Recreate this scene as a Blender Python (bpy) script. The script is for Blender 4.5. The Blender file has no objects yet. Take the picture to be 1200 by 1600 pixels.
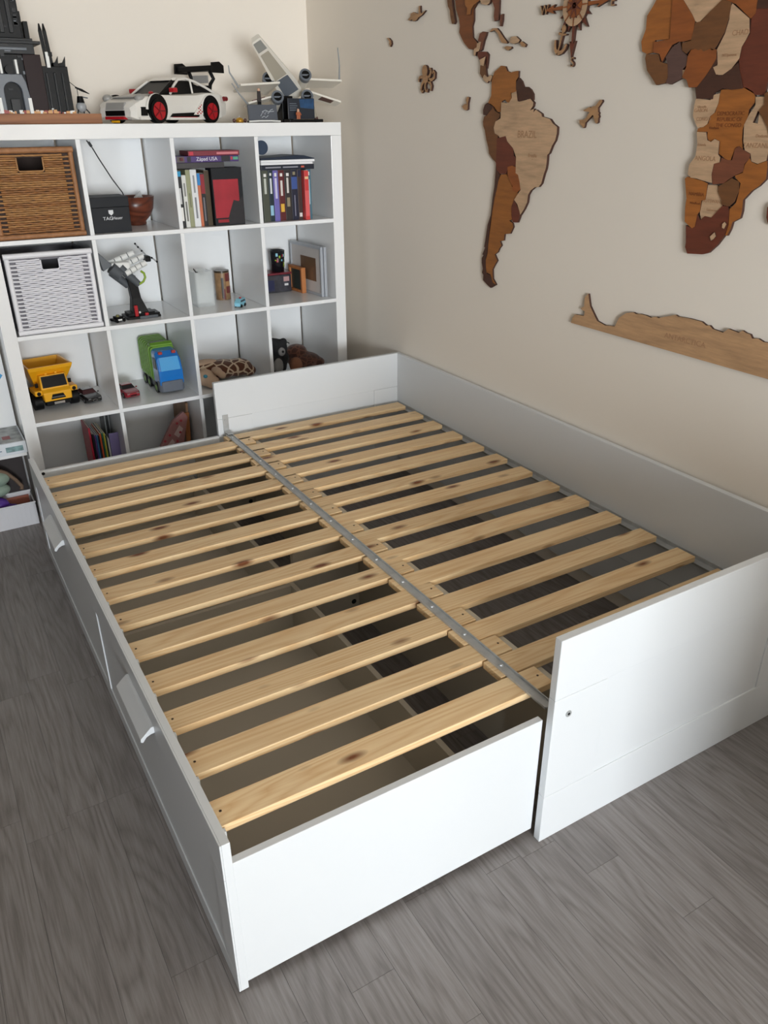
import bpy, bmesh, math, random
from mathutils import Vector, Matrix
random.seed(7)
S = bpy.context.scene
COL = S.collection

# ------------------------------------------------------------------ camera
cam_d = bpy.data.cameras.new('camera'); cam = bpy.data.objects.new('camera', cam_d); COL.objects.link(cam)
cam_d.sensor_fit = 'VERTICAL'; cam_d.sensor_height = 36.0; cam_d.lens = 36.0 * 1223.65 / 1600.0
cam_d.clip_start = 0.02; cam_d.clip_end = 100
cam.location = (-0.96234, -0.92648, 1.50630); cam.rotation_euler = (1.107467, 0.005889, -0.537728)
S.camera = cam

# ------------------------------------------------------------------ world, light, exposure
world = bpy.data.worlds.new('sky'); S.world = world; world.use_nodes = True
wn = world.node_tree.nodes; wn['Background'].inputs[0].default_value = (0.62, 0.78, 1.0, 1); wn['Background'].inputs[1].default_value = 1.2
def area(name, loc, rot, sx, sy, power, col):
    l = bpy.data.lights.new(name, 'AREA'); l.shape = 'RECTANGLE'; l.size = sx; l.size_y = sy; l.energy = power; l.color = col
    o = bpy.data.objects.new(name, l); COL.objects.link(o); o.location = loc; o.rotation_euler = rot
    return o
# daylight coming in through the window behind the camera
area('window_daylight', (-1.68, -6.52, 1.16), (math.radians(90), 0, math.radians(-35)), 2.2, 1.5, 520, (0.90, 0.955, 1.0))
S.view_settings.view_transform = 'Standard'; S.view_settings.look = 'None'
S.view_settings.exposure = -0.15; S.view_settings.gamma = 1.0; S.view_settings.use_curve_mapping = False

# ------------------------------------------------------------------ materials
def lin(c):
    return tuple(((v / 255) / 12.92 if v / 255 <= 0.04045 else ((v / 255 + 0.055) / 1.055) ** 2.4) for v in c) + (1,)
MATS = {}
class NT:
    """small node-tree writer"""
    def __init__(s, name):
        s.m = bpy.data.materials.new(name); s.m.use_nodes = True; s.t = s.m.node_tree; s.n = s.t.nodes; s.b = s.n['Principled BSDF']
    def add(s, kind, **kw):
        nd = s.n.new(kind)
        for k, v in kw.items(): setattr(nd, k, v)
        return nd
    def link(s, a, b): s.t.links.new(a, b)
    def setin(s, nd, **kw):
        for k, v in kw.items(): nd.inputs[k.replace('_', ' ')].default_value = v
def M(name, col, rough=0.5, metal=0.0, var=0.0, vscale=20, bump=0.0, bscale=60, coat=0.0, trans=0.0, alpha=1.0, spec=0.5, sheen=0.0):
    if name in MATS: return MATS[name]
    t = NT(name); b = t.b
    b.inputs['Base Color'].default_value = lin(col); b.inputs['Roughness'].default_value = rough; b.inputs['Metallic'].default_value = metal; b.inputs['Specular IOR Level'].default_value = spec
    b.inputs['Coat Weight'].default_value = coat; b.inputs['Coat Roughness'].default_value = 0.08
    b.inputs['Transmission Weight'].default_value = trans; b.inputs['Alpha'].default_value = alpha; b.inputs['Sheen Weight'].default_value = sheen
    tc = t.add('ShaderNodeTexCoord')
    if var:
        nz = t.add('ShaderNodeTexNoise'); t.setin(nz, Scale=vscale, Detail=4.0); t.link(tc.outputs['Object'], nz.inputs['Vector'])
        mx = t.add('ShaderNodeMix', data_type='RGBA', blend_type='MULTIPLY'); mx.inputs[0].default_value = 1.0
        rp = t.add('ShaderNodeMapRange'); rp.inputs[3].default_value = 1 - var; rp.inputs[4].default_value = 1 + var * 0.6; rp.inputs[1].default_value = 0.25; rp.inputs[2].default_value = 0.75
        t.link(nz.outputs['Fac'], rp.inputs[0]); mx.inputs[6].default_value = lin(col); t.link(rp.outputs[0], mx.inputs[7]); t.link(mx.outputs[2], b.inputs['Base Color'])
    if bump:
        nz = t.add('ShaderNodeTexNoise'); t.setin(nz, Scale=bscale, Detail=3.0); t.link(tc.outputs['Object'], nz.inputs['Vector'])
        bp = t.add('ShaderNodeBump'); bp.inputs['Strength'].default_value = bump; bp.inputs['Distance'].default_value = 0.002
        t.link(nz.outputs['Fac'], bp.inputs['Height']); t.link(bp.outputs['Normal'], b.inputs['Normal'])
    MATS[name] = t.m
    return t.m
def WOOD(name, light, dark, axis=0, fine=90, stretch=0.05, rings=9, knots=None, rough=0.55, tint=0.12, distort=4.0, knotscale=(1.5, 9.0, 9.0), ringmix=0.6, knotsize=0.1):
    """wood with grain along one object axis; every object gets its own offset"""
    if name in MATS: return MATS[name]
    t = NT(name); b = t.b; b.inputs['Roughness'].default_value = rough
    tc = t.add('ShaderNodeTexCoord'); oi = t.add('ShaderNodeObjectInfo')
    off = t.add('ShaderNodeVectorMath', operation='SCALE'); off.inputs[0].default_value = (37.1, 21.7, 53.3); t.link(oi.outputs['Random'], off.inputs['Scale'])
    ad = t.add('ShaderNodeVectorMath', operation='ADD'); t.link(tc.outputs['Object'], ad.inputs[0]); t.link(off.outputs[0], ad.inputs[1])
    def scaled(v):
        m = t.add('ShaderNodeVectorMath', operation='MULTIPLY'); t.link(ad.outputs[0], m.inputs[0]); m.inputs[1].default_value = v; return m.outputs[0]
    sv = [1.0, 1.0, 1.0]; sv[axis] = stretch
    # fine fibres
    n1 = t.add('ShaderNodeTexNoise'); t.setin(n1, Scale=fine, Detail=5.0, Roughness=0.65); t.link(scaled(tuple(sv)), n1.inputs['Vector'])
    # growth rings: bands across the grain, bent by a broad noise
    sr = [1.0, 1.0, 1.0]; sr[axis] = stretch * 2.2
    n2 = t.add('ShaderNodeTexNoise'); t.setin(n2, Scale=rings, Detail=1.5, Roughness=0.45); t.link(scaled(tuple(sr)), n2.inputs['Vector'])
    mul = t.add('ShaderNodeMath', operation='MULTIPLY'); mul.inputs[1].default_value = distort * 2.2; t.link(n2.outputs['Fac'], mul.inputs[0])
    fr = t.add('ShaderNodeMath', operation='PINGPONG'); fr.inputs[1].default_value = 0.5; t.link(mul.outputs[0], fr.inputs[0])
    pw = t.add('ShaderNodeMath', operation='POWER'); pw.inputs[1].default_value = 1.6; d2 = t.add('ShaderNodeMath', operation='MULTIPLY'); d2.inputs[1].default_value = 2.0
    t.link(fr.outputs[0], d2.inputs[0]); t.link(d2.outputs[0], pw.inputs[0])
    mf = t.add('ShaderNodeMix', data_type='FLOAT'); mf.inputs[0].default_value = ringmix; mr = t.add('ShaderNodeMapRange'); mr.inputs[1].default_value = 0.28; mr.inputs[2].default_value = 0.72; t.link(n1.outputs['Fac'], mr.inputs[0]); t.link(mr.outputs[0], mf.inputs[2]); t.link(pw.outputs[0], mf.inputs[3])
    cr = t.add('ShaderNodeMix', data_type='RGBA'); cr.inputs[6].default_value = lin(light); cr.inputs[7].default_value = lin(dark); t.link(mf.outputs[0], cr.inputs[0])
    out = cr.outputs[2]
    if knots:
        vo = t.add('ShaderNodeTexVoronoi'); vo.inputs['Scale'].default_value = 1.0; t.link(scaled(knotscale), vo.inputs['Vector'])
        ks = t.add('ShaderNodeMapRange'); ks.inputs[1].default_value = knotsize * 0.35; ks.inputs[2].default_value = knotsize; ks.inputs[3].default_value = 1; ks.inputs[4].default_value = 0
        t.link(vo.outputs['Distance'], ks.inputs[0])
        km = t.add('ShaderNodeMix', data_type='RGBA'); t.link(ks.outputs[0], km.inputs[0]); t.link(out, km.inputs[6]); km.inputs[7].default_value = lin(knots); out = km.outputs[2]
    # tint of each piece
    tr = t.add('ShaderNodeMapRange'); tr.inputs[3].default_value = 1 - tint; tr.inputs[4].default_value = 1 + tint
    r2 = t.add('ShaderNodeMath', operation='FRACT'); r3 = t.add('ShaderNodeMath', operation='MULTIPLY'); r3.inputs[1].default_value = 7.31
    t.link(oi.outputs['Random'], r3.inputs[0]); t.link(r3.outputs[0], r2.inputs[0]); t.link(r2.outputs[0], tr.inputs[0])
    mm = t.add('ShaderNodeMix', data_type='RGBA', blend_type='MULTIPLY'); mm.inputs[0].default_value = 1; t.link(out, mm.inputs[6]); t.link(tr.outputs[0], mm.inputs[7])
    t.link(mm.outputs[2], b.inputs['Base Color'])
    bp = t.add('ShaderNodeBump'); bp.inputs['Strength'].default_value = 0.12; bp.inputs['Distance'].default_value = 0.001; t.link(n1.outputs['Fac'], bp.inputs['Height']); t.link(bp.outputs['Normal'], b.inputs['Normal'])
    MATS[name] = t.m
    return t.m

# ------------------------------------------------------------------ mesh builder
class MB:
    def __init__(s): s.v = []; s.f = []; s.smooth = []
    def add(s, vs, fs, smooth=False):
        o = len(s.v); s.v += [tuple(v) for v in vs]; s.f += [tuple(o + i for i in f) for f in fs]; s.smooth += [smooth] * len(fs); return s
    def box(s, x0, x1, y0, y1, z0, z1, m=None):
        vs = [(x0, y0, z0), (x1, y0, z0), (x1, y1, z0), (x0, y1, z0), (x0, y0, z1), (x1, y0, z1), (x1, y1, z1), (x0, y1, z1)]
        if m: vs = [m @ Vector(v) for v in vs]
        return s.add(vs, [(0, 3, 2, 1), (4, 5, 6, 7), (0, 1, 5, 4), (1, 2, 6, 5), (2, 3, 7, 6), (3, 0, 4, 7)])
    def cbox(s, c, d, m=None):
        return s.box(c[0] - d[0] / 2, c[0] + d[0] / 2, c[1] - d[1] / 2, c[1] + d[1] / 2, c[2] - d[2] / 2, c[2] + d[2] / 2, m)
    def prism(s, poly, a0, a1, axis='z', smooth=False):
        """polygon (u,v) extruded along an axis: x -> (y,z), y -> (x,z), z -> (x,y)"""
        ar = sum(poly[i][0] * poly[(i + 1) % len(poly)][1] - poly[(i + 1) % len(poly)][0] * poly[i][1] for i in range(len(poly)))
        if (ar < 0) != (axis == 'y'): poly = poly[::-1]
        f = {'x': lambda u, v, a: (a, u, v), 'y': lambda u, v, a: (u, a, v), 'z': lambda u, v, a: (u, v, a)}[axis]
        n = len(poly); vs = [f(u, v, a0) for u, v in poly] + [f(u, v, a1) for u, v in poly]
        if a1 < a0: vs = vs[n:] + vs[:n]
        fs = [tuple(range(n - 1, -1, -1)), tuple(range(n, 2 * n))] + [(i, (i + 1) % n, n + (i + 1) % n, n + i) for i in range(n)]
        return s.add(vs, fs, smooth)
    def cyl(s, p0, p1, r0, r1=None, n=16, caps=True, smooth=True):
        r1 = r0 if r1 is None else r1; p0, p1 = Vector(p0), Vector(p1); d = (p1 - p0).normalized()
        a = d.orthogonal().normalized(); b = d.cross(a)
        ring = lambda p, r: [p + (a * math.cos(2 * math.pi * i / n) + b * math.sin(2 * math.pi * i / n)) * r for i in range(n)]
        s.add(ring(p0, r0) + ring(p1, r1), [(i, (i + 1) % n, n + (i + 1) % n, n + i) for i in range(n)], smooth)
        if caps: s.add(ring(p0, r0), [tuple(range(n - 1, -1, -1))]); s.add(ring(p1, r1), [tuple(range(n))])
        return s
    def lathe(s, prof, c=(0, 0, 0), n=24, smooth=True, sx=1, sy=1):
        vs = [(c[0] + r * sx * math.cos(2 * math.pi * i / n), c[1] + r * sy * math.sin(2 * math.pi * i / n), c[2] + z) for r, z in prof for i in range(n)]
        fs = [(k * n + i, k * n + (i + 1) % n, (k + 1) * n + (i + 1) % n, (k + 1) * n + i) for k in range(len(prof) - 1) for i in range(n)]
        return s.add(vs, fs, smooth)
    def ball(s, c, r, n=16, k=10, m=None):
        rx, ry, rz = (r, r, r) if not hasattr(r, '__len__') else r
        vs = []
        for j in range(k + 1):
            th = math.pi * j / k
            for i in range(n):
                ph = 2 * math.pi * i / n; v = Vector((rx * math.sin(th) * math.cos(ph), ry * math.sin(th) * math.sin(ph), -rz * math.cos(th)))
                if m: v = m @ v
                vs.append(v + Vector(c))
        return s.add(vs, [(j * n + i, j * n + (i + 1) % n, (j + 1) * n + (i + 1) % n, (j + 1) * n + i) for j in range(k) for i in range(n)], True)
    def tube(s, pts, r, n=8, closed=False):
        pts = [Vector(p) for p in pts]; rings = []; up = Vector((0, 0, 1)); rr = r if hasattr(r, '__len__') else [r] * len(pts)
        prev = None
        for i, p in enumerate(pts):
            d = (pts[min(i + 1, len(pts) - 1)] - pts[max(i - 1, 0)])
            d = d.normalized() if d.length > 1e-9 else up
            a = (prev - d * prev.dot(d)) if prev is not None else d.orthogonal()
            a = a.normalized() if a.length > 1e-6 else d.orthogonal().normalized()
            prev = a; b = d.cross(a); rings += [p + (a * math.cos(2 * math.pi * k / n) + b * math.sin(2 * math.pi * k / n)) * rr[i] for k in range(n)]
        m = len(pts)
        fs = [(j * n + i, j * n + (i + 1) % n, (j + 1) * n + (i + 1) % n, (j + 1) * n + i) for j in range(m - 1) for i in range(n)]
        s.add(rings, fs, True); s.add(rings[:n], [tuple(range(n - 1, -1, -1))]); s.add(rings[-n:], [tuple(range(n))])
        return s
    def loft(s, rings, caps=True, smooth=False):
        """rings: lists of points of equal length, joined in order"""
        n = len(rings[0]); vs = [p for r in rings for p in r]
        fs = [(j * n + i, j * n + (i + 1) % n, (j + 1) * n + (i + 1) % n, (j + 1) * n + i) for j in range(len(rings) - 1) for i in range(n)]
        s.add(vs, fs, smooth)
        if caps: s.add(rings[0], [tuple(range(n - 1, -1, -1))]); s.add(rings[-1], [tuple(range(n))])
        return s
    def build(s, name, mat, parent=None, bevel=0, seg=2, loc=None, rot=None, subdiv=0):
        me = bpy.data.meshes.new(name); me.from_pydata(s.v, [], s.f)
        for p, sm in zip(me.polygons, s.smooth): p.use_smooth = sm
        bm = bmesh.new(); bm.from_mesh(me); bmesh.ops.recalc_face_normals(bm, faces=bm.faces); bm.to_mesh(me); bm.free()
        me.materials.append(mat); me.update()
        o = bpy.data.objects.new(name, me); COL.objects.link(o)
        if parent is not None: o.parent = parent
        if loc: o.location = loc
        if rot: o.rotation_euler = rot
        if bevel:
            b = o.modifiers.new('bevel', 'BEVEL'); b.width = bevel; b.segments = seg; b.limit_method = 'ANGLE'; b.angle_limit = math.radians(40)
        if subdiv:
            b = o.modifiers.new('subdivision', 'SUBSURF'); b.levels = subdiv; b.render_levels = subdiv
        return o
def tag(o, label, cat, group=None):
    o['label'] = label; o['category'] = cat
    if group: o['group'] = group
    return o
def thing(name, label, cat, loc=(0, 0, 0), rz=0.0, group=None, rot=None, scale=None):
    o = bpy.data.objects.new(name, None); COL.objects.link(o); o.location = loc; o.rotation_euler = rot if rot else (0, 0, rz)
    o.empty_display_size = 0.05
    if scale: o.scale = (scale,) * 3 if not hasattr(scale, '__len__') else scale
    return tag(o, label, cat, group)
def struct(o): o['kind'] = 'structure'; return o
def clone(o, parent=None, loc=None):
    c = o.copy(); COL.objects.link(c); c.parent = parent
    if loc is not None: c.location = loc
    return c
FONT = None
def text(name, body, size, mat, parent, loc, rot, align='CENTER', depth=0.0002, sx=1.0, shear=0.0):
    cu = bpy.data.curves.new(name, 'FONT'); cu.body = body; cu.size = size; cu.align_x = align; cu.align_y = 'CENTER'; cu.extrude = depth; cu.shear = shear
    tmp = bpy.data.objects.new(name, cu); COL.objects.link(tmp)
    dg = bpy.context.evaluated_depsgraph_get(); me = bpy.data.meshes.new_from_object(tmp.evaluated_get(dg)); me.materials.clear(); me.materials.append(mat)
    bpy.data.objects.remove(tmp)
    o = bpy.data.objects.new(name, me); COL.objects.link(o); o.parent = parent; o.location = loc; o.rotation_euler = rot; o.scale = (sx, 1, 1)
    return o

# ------------------------------------------------------------------ the room
XW, YB = 0.891, 2.867            # right wall, back wall
XL, YF, ZC = -2.9, -6.5, 2.6     # left wall, window wall, ceiling
wall_m = M('wall_paint', (245, 236, 223), 0.9, bump=0.05, bscale=220)
ceil_m = M('ceiling_paint', (236, 231, 224), 0.95)
struct(MB().box(XW, XW + 0.12, YF - 0.2, YB + 0.12, -0.05, ZC + 0.1).build('wall_right', wall_m))
struct(MB().box(XL - 0.12, XW, YB, YB + 0.12, -0.05, ZC + 0.1).build('wall_back', wall_m))
struct(MB().box(XL - 0.12, XL, YF - 0.2, YB, -0.05, ZC + 0.1).build('wall_left', M('bounce_cut_dark', (84, 74, 66), 0.9)))  # unseen wall, coloured dark to cut bounce light on the bed front
struct(MB().box(XL, XW, YF, YB, ZC, ZC + 0.1).build('ceiling', ceil_m))
wx0, wx1, wz0, wz1 = -2.82, -0.52, 0.38, 1.94
struct(MB().box(0.06, XW, -3.2, -1.15, 0, 0.84).build('light_blocker_right', wall_m))          # half-height block added out of view to shade the near right
struct(MB().box(XL, -1.55, -3.2, 1.6, 0, 0.98).build('light_blocker_left', M('bounce_cut_dark', (84, 74, 66), 0.9)))  # unseen block added to keep light off the low left side
wf = MB(); wf.box(XL, wx0, YF - 0.2, YF, -0.05, ZC).box(wx1, XW, YF - 0.2, YF, -0.05, ZC).box(wx0, wx1, YF - 0.2, YF, -0.05, wz0).box(wx0, wx1, YF - 0.2, YF, wz1, ZC)
struct(wf.build('wall_front', wall_m))
fr_m = M('window_frame_white', (240, 240, 240), 0.35)
wi = MB(); t_ = 0.06
wi.box(wx0, wx1, YF - 0.16, YF - 0.1, wz0, wz0 + t_).box(wx0, wx1, YF - 0.16, YF - 0.1, wz1 - t_, wz1).box(wx0, wx0 + t_, YF - 0.16, YF - 0.1, wz0 + t_, wz1 - t_).box(wx1 - t_, wx1, YF - 0.16, YF - 0.1, wz0 + t_, wz1 - t_)
struct(wi.build('window_1', fr_m))
# floor: a dark base and single planks along the room
floor_m = WOOD('grey_floor_wood', (150, 145, 143), (104, 97, 94), axis=1, fine=170, stretch=0.05, rings=9, tint=0.08, rough=0.42, distort=7, ringmix=0.34)
PX0, PY0 = -1.0265 - 6 * 0.0965, -1.4       # planks are laid singly from here on, the rest of the room is one sheet
fl = MB().box(PX0, XW, PY0, YB, -0.06, -0.004).box(XL, PX0, YF, YB, -0.06, 0.0).box(PX0, XW, YF, PY0, -0.06, 0.0)
floor = struct(fl.build('floor', floor_m))
PW = 0.0965; k = 0; x = PX0
joints = {-1.0265: [-1.3, -0.55, 0.06, 0.612, 1.19, 1.85], -0.93: [-1.6, -0.9, -0.1, 0.65, 1.25, 2.1], -0.8335: [-1.2, -0.62, 0.125, 0.652, 1.17, 1.9]}
while x < XW:
    x1 = min(x + PW, XW); x0 = x
    if x1 - x0 > 0.01:
        js = None
        for kx, v in joints.items():
            if abs(kx - x) < 0.01: js = [PY0] + [j for j in v if j > PY0 + 0.05] + [YB]
        if js is None:
            js = [PY0]; y = PY0 + random.uniform(0.2, 0.7)
            while y < YB - 0.25: js.append(y); y += random.choice((0.5, 0.62, 0.75, 0.88))
            js.append(YB)
        for a, b in zip(js, js[1:]):
            MB().box(x0 + 0.0003, x1 - 0.0003, a + 0.0003, b - 0.0003, -0.012, 0.0).build('plank', floor_m, floor, loc=None)
    x += PW

# ------------------------------------------------------------------ the daybed with its pulled-out half
white_m = M('white_lacquer', (222, 225, 227), 0.36)
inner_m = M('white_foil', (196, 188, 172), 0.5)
edge_m = white_m
pine_m = WOOD('pine', (246, 219, 174), (220, 176, 122), axis=0, fine=110, stretch=0.03, rings=14, knots=(120, 66, 30), tint=0.08, distort=7, ringmix=0.5, rough=0.5, knotscale=(5.0, 14.0, 14.0), knotsize=0.20)
steel_m = M('galvanised_steel', (186, 188, 188), 0.4, 0.35, var=0.15, vscale=30)
dark_m = M('black_plastic', (24, 24, 25), 0.4)
bed = thing('daybed', 'white daybed pulled out to double width with bare pine slats', 'bed')
T, HP, BL, BX = 0.0195, 0.5695, 2.05, 0.884
def framed_panel(y0, name):
    """end board: recessed field held by rails and stiles"""
    a = MB().box(0.14, 0.76, y0 + 0.0035, y0 + T - 0.0035, 0.13, 0.43).build(name, white_m, bed)
    MB().box(0, BX, y0, y0 + T, 0.4155, HP).build('top_rail', white_m, a, bevel=0.0016)
    MB().box(0, BX, y0, y0 + T, 0.0, 0.1395).build('bottom_rail', white_m, a, bevel=0.0016)
    MB().box(0, 0.152, y0, y0 + T, 0.1400, 0.4150).build('stile', white_m, a, bevel=0.0012)
    MB().box(0.742, BX, y0, y0 + T, 0.1400, 0.4150).build('stile', white_m, a, bevel=0.0012)
    return a
pn = framed_panel(0.0, 'end_panel'); pf = framed_panel(BL - T, 'end_panel')
bolt = MB().cyl((0.043, -0.002, 0.366), (0.043, 0.001, 0.366), 0.008, n=16).build('bolt', steel_m, pn)
MB().cyl((0.043, -0.0026, 0.366), (0.043, -0.0018, 0.366), 0.0035, n=6).build('socket', dark_m, bolt)
MB().box(BX - T, BX, T, BL - T, 0.2015, HP).build('back_panel', white_m, bed, bevel=0.0016)
MB().box(BX - T, BX, T, BL - T, 0.072, 0.2).build('back_panel', white_m, bed, bevel=0.0012)
MB().box(0.11, 0.128, T, BL - T, 0.0, 0.336).build('inner_rail', inner_m, bed)
for y in (1.05, 1.965):
    sp = MB().box(-0.125, 0.109, y, y + 0.018, 0.0, 0.33).build('support_board', inner_m, bed)
    MB().cyl((0.088, y - 0.0008, 0.052), (0.088, y + 0.004, 0.052), 0.009, n=16).build('cam_hole', dark_m, sp)
# steel angle along the back panel
sr = MB().box(BX - T - 0.003, BX - T, 0.03, 2.02, 0.315, 0.349).box(BX - T - 0.026, BX - T - 0.003, 0.03, 2.02, 0.3335, 0.3365).build('steel_angle', steel_m, bed)
SB, ST = 0.337, 0.355
slat_r = MB().box(-0.42, 0.42, -0.034, 0.034, 0, ST - SB).build('slat', pine_m, bed, bevel=0.0014)
slat_r.location = (0.42 + 0.004 - 0.0, 0.218, SB); slat_r.scale = (0.8385 / 0.84, 1, 1)
hole_m = M('nail_hole', (70, 50, 35), 0.7)
for i in range(13):
    y = 0.181 + 0.1452 * i + 0.034
    o = slat_r if i == 0 else clone(slat_r, bed)
    o.location = (0.424, y, SB)
slat_l = MB().box(-0.4015, 0.4015, -0.034, 0.034, 0, ST - SB).build('slat', pine_m, bed, bevel=0.0014)
nail = MB().cyl((0, 0, 0), (0, 0, 0.0006), 0.0028, n=10)
clip_b = MB().box(0, 0.014, -0.006, 0.006, -0.012, 0.016)
for i in range(13):
    y = 0.107 + 0.1468 * i + 0.034
    o = slat_l if i == 0 else clone(slat_l, bed)
    o.location = (-0.3035, y, SB)
    if i == 0:
        nl = nail.build('nail', hole_m, o, loc=(0.385, 0.002, ST - SB)); nl2 = clone(nl, o, (-0.385, 0.002, ST - SB))
        cl = clip_b.build('slat_clip', white_m, bed, loc=(-0.7085, y - 0.042, SB), bevel=0.002)
    else:
        clone(nl, o, (0.385, 0.002, ST - SB)); clone(nl, o, (-0.385, 0.002, ST - SB))
        clone(cl, bed, (-0.7085, y - 0.042, SB))
# steel strip over the joint of both slat sets
st = MB().box(0.018, 0.042, 0.045, 1.995, ST, ST + 0.0035).box(0.0395, 0.042, 0.045, 1.995, ST + 0.0035, ST + 0.008).box(0.018, 0.0205, 0.045, 1.995, ST + 0.0035, ST + 0.006).build('steel_strip', steel_m, bed)
for i in range(13):
    y = 0.181 + 0.1452 * i + 0.034
    MB().cyl((0.030, y, ST + 0.0035), (0.030, y, ST + 0.0065), 0.006, 0.0045, n=12).build('screw', steel_m, st)
br = MB().box(0.022, 0.046, BL - T - 0.003, BL - T, ST, 0.432).box(0.022, 0.046, BL - T - 0.05, BL - T - 0.003, ST + 0.008, ST + 0.011).build('bracket', steel_m, bed)
MB().cyl((0.034, BL - T - 0.006, 0.41), (0.034, BL - T - 0.003, 0.41), 0.006, n=12).build('screw', steel_m, br)
# pulled-out front board with two framed fields and two grip handles
XF = -0.729; Y0, Y1, HF = 0.0255, 2.034, 0.402
fb = MB().box(XF + 0.0035, XF + T, Y0, Y1, 0.004, HF).build('drawer_front', white_m, bed, bevel=0.001)
d_ = 0.0034
def fbox(name, a, b, c, d): MB().box(XF, XF + d_, a, b, c, d).build(name, white_m, fb, bevel=0.0008)
fbox('top_rail', Y0, Y1, 0.316, HF); fbox('bottom_rail', Y0, Y1, 0.004, 0.052)
for a, b in ((Y0, 0.085), (1.010, 1.045), (1.975, Y1)): fbox('stile', a, b, 0.0525, 0.3155)
for yc in (0.545, 1.52):
    prof = [(XF, 0.350), (XF - 0.006, 0.350), (XF - 0.031, 0.327), (XF - 0.032, 0.320), (XF - 0.027, 0.317), (XF - 0.018, 0.328), (XF - 0.009, 0.332), (XF, 0.333)]
    MB().prism(prof, yc - 0.105, yc + 0.105, 'y').build('handle', white_m, fb, bevel=0.0008)
# end boards of the pulled-out part
MB().box(XF + T, -0.002, 0.0275, 0.0435, 0.02, 0.347).build('end_board', white_m, bed, bevel=0.0012)
fe = MB().box(XF + T, -0.002, 2.012, 2.0335, 0.02, 0.35).build('end_board', white_m, bed, bevel=0.006, seg=4)
MB().cyl((-0.69, 2.0105, 0.342), (-0.69, 2.0125, 0.342), 0.006, n=14).build('screw', dark_m, fe)
# two drawers under the slats
for y0, y1 in ((0.06, 1.035), (1.062, 2.0)):
    dr = MB().box(XF + T, -0.135, y0, y1, 0.036, 0.05).build('drawer', inner_m, bed)
    MB().box(-0.15, -0.135, y0, y1, 0.05, 0.209).build('drawer_back', inner_m, dr)
    MB().box(XF + T, -0.15, y0, y0 + 0.015, 0.05, 0.207).build('drawer_side', inner_m, dr)
    MB().box(XF + T, -0.15, y1 - 0.015, y1, 0.05, 0.207).build('drawer_side', inner_m, dr)

# ------------------------------------------------------------------ the cube shelf
gloss_m = M('white_gloss_foil', (244, 244, 243), 0.12, bump=0.05, bscale=14)
shelf_m = M('white_shelf_foil', (243, 244, 244), 0.22)
XS, YS, ZS = 0.797, 2.385, 1.502; SD = 0.395; FT = 0.05; CT = 0.016; XA = XS - 1.49; CP = 0.3355 + CT
shelf = thing('cube_shelf', 'white cube shelf with sixteen open compartments against the back wall', 'shelf', (XA, YS, 0))
def sbox(name, m, x0, x1, y0, y1, z0, z1, bev=0.001): return MB().box(x0 - XA, x1 - XA, y0 - YS, y1 - YS, z0, z1).build(name, m, shelf, bevel=bev)
sbox('top_board', gloss_m, XA, XS, YS, YS + SD, ZS - FT, ZS)
sbox('side_board', gloss_m, XA, XA + FT, YS, YS + SD, 0.0, ZS - FT - 0.0005); sbox('side_board', gloss_m, XS - FT, XS, YS, YS + SD, 0.0, ZS - FT - 0.0005)
CX = [XA + FT + CP * i for i in range(4)]                   # left inner edge of each column
CZ = [ZS - FT - CP * (i + 1) + CT for i in range(4)]        # floor of each row, from the top
sbox('bottom_board', gloss_m, XA + FT, XS - FT, YS, YS + SD, CZ[3] - FT, CZ[3])
for i in range(3): sbox('shelf_board', shelf_m, XA + FT, XS - FT, YS, YS + SD - 0.004, CZ[i] - CT, CZ[i])
for c in range(1, 4):
    for r in range(4): sbox('divider', shelf_m, CX[c] - CT, CX[c], YS + 0.0005, YS + SD - 0.004, CZ[r] + 0.0002, CZ[r] + 0.3353)
for c in range(4): sbox('back_panel', shelf_m, CX[c] + 0.002, CX[c] + 0.3335 - 0.004, YS + SD - 0.003, YS + SD, CZ[3] - 0.02, ZS - FT + 0.01)
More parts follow.
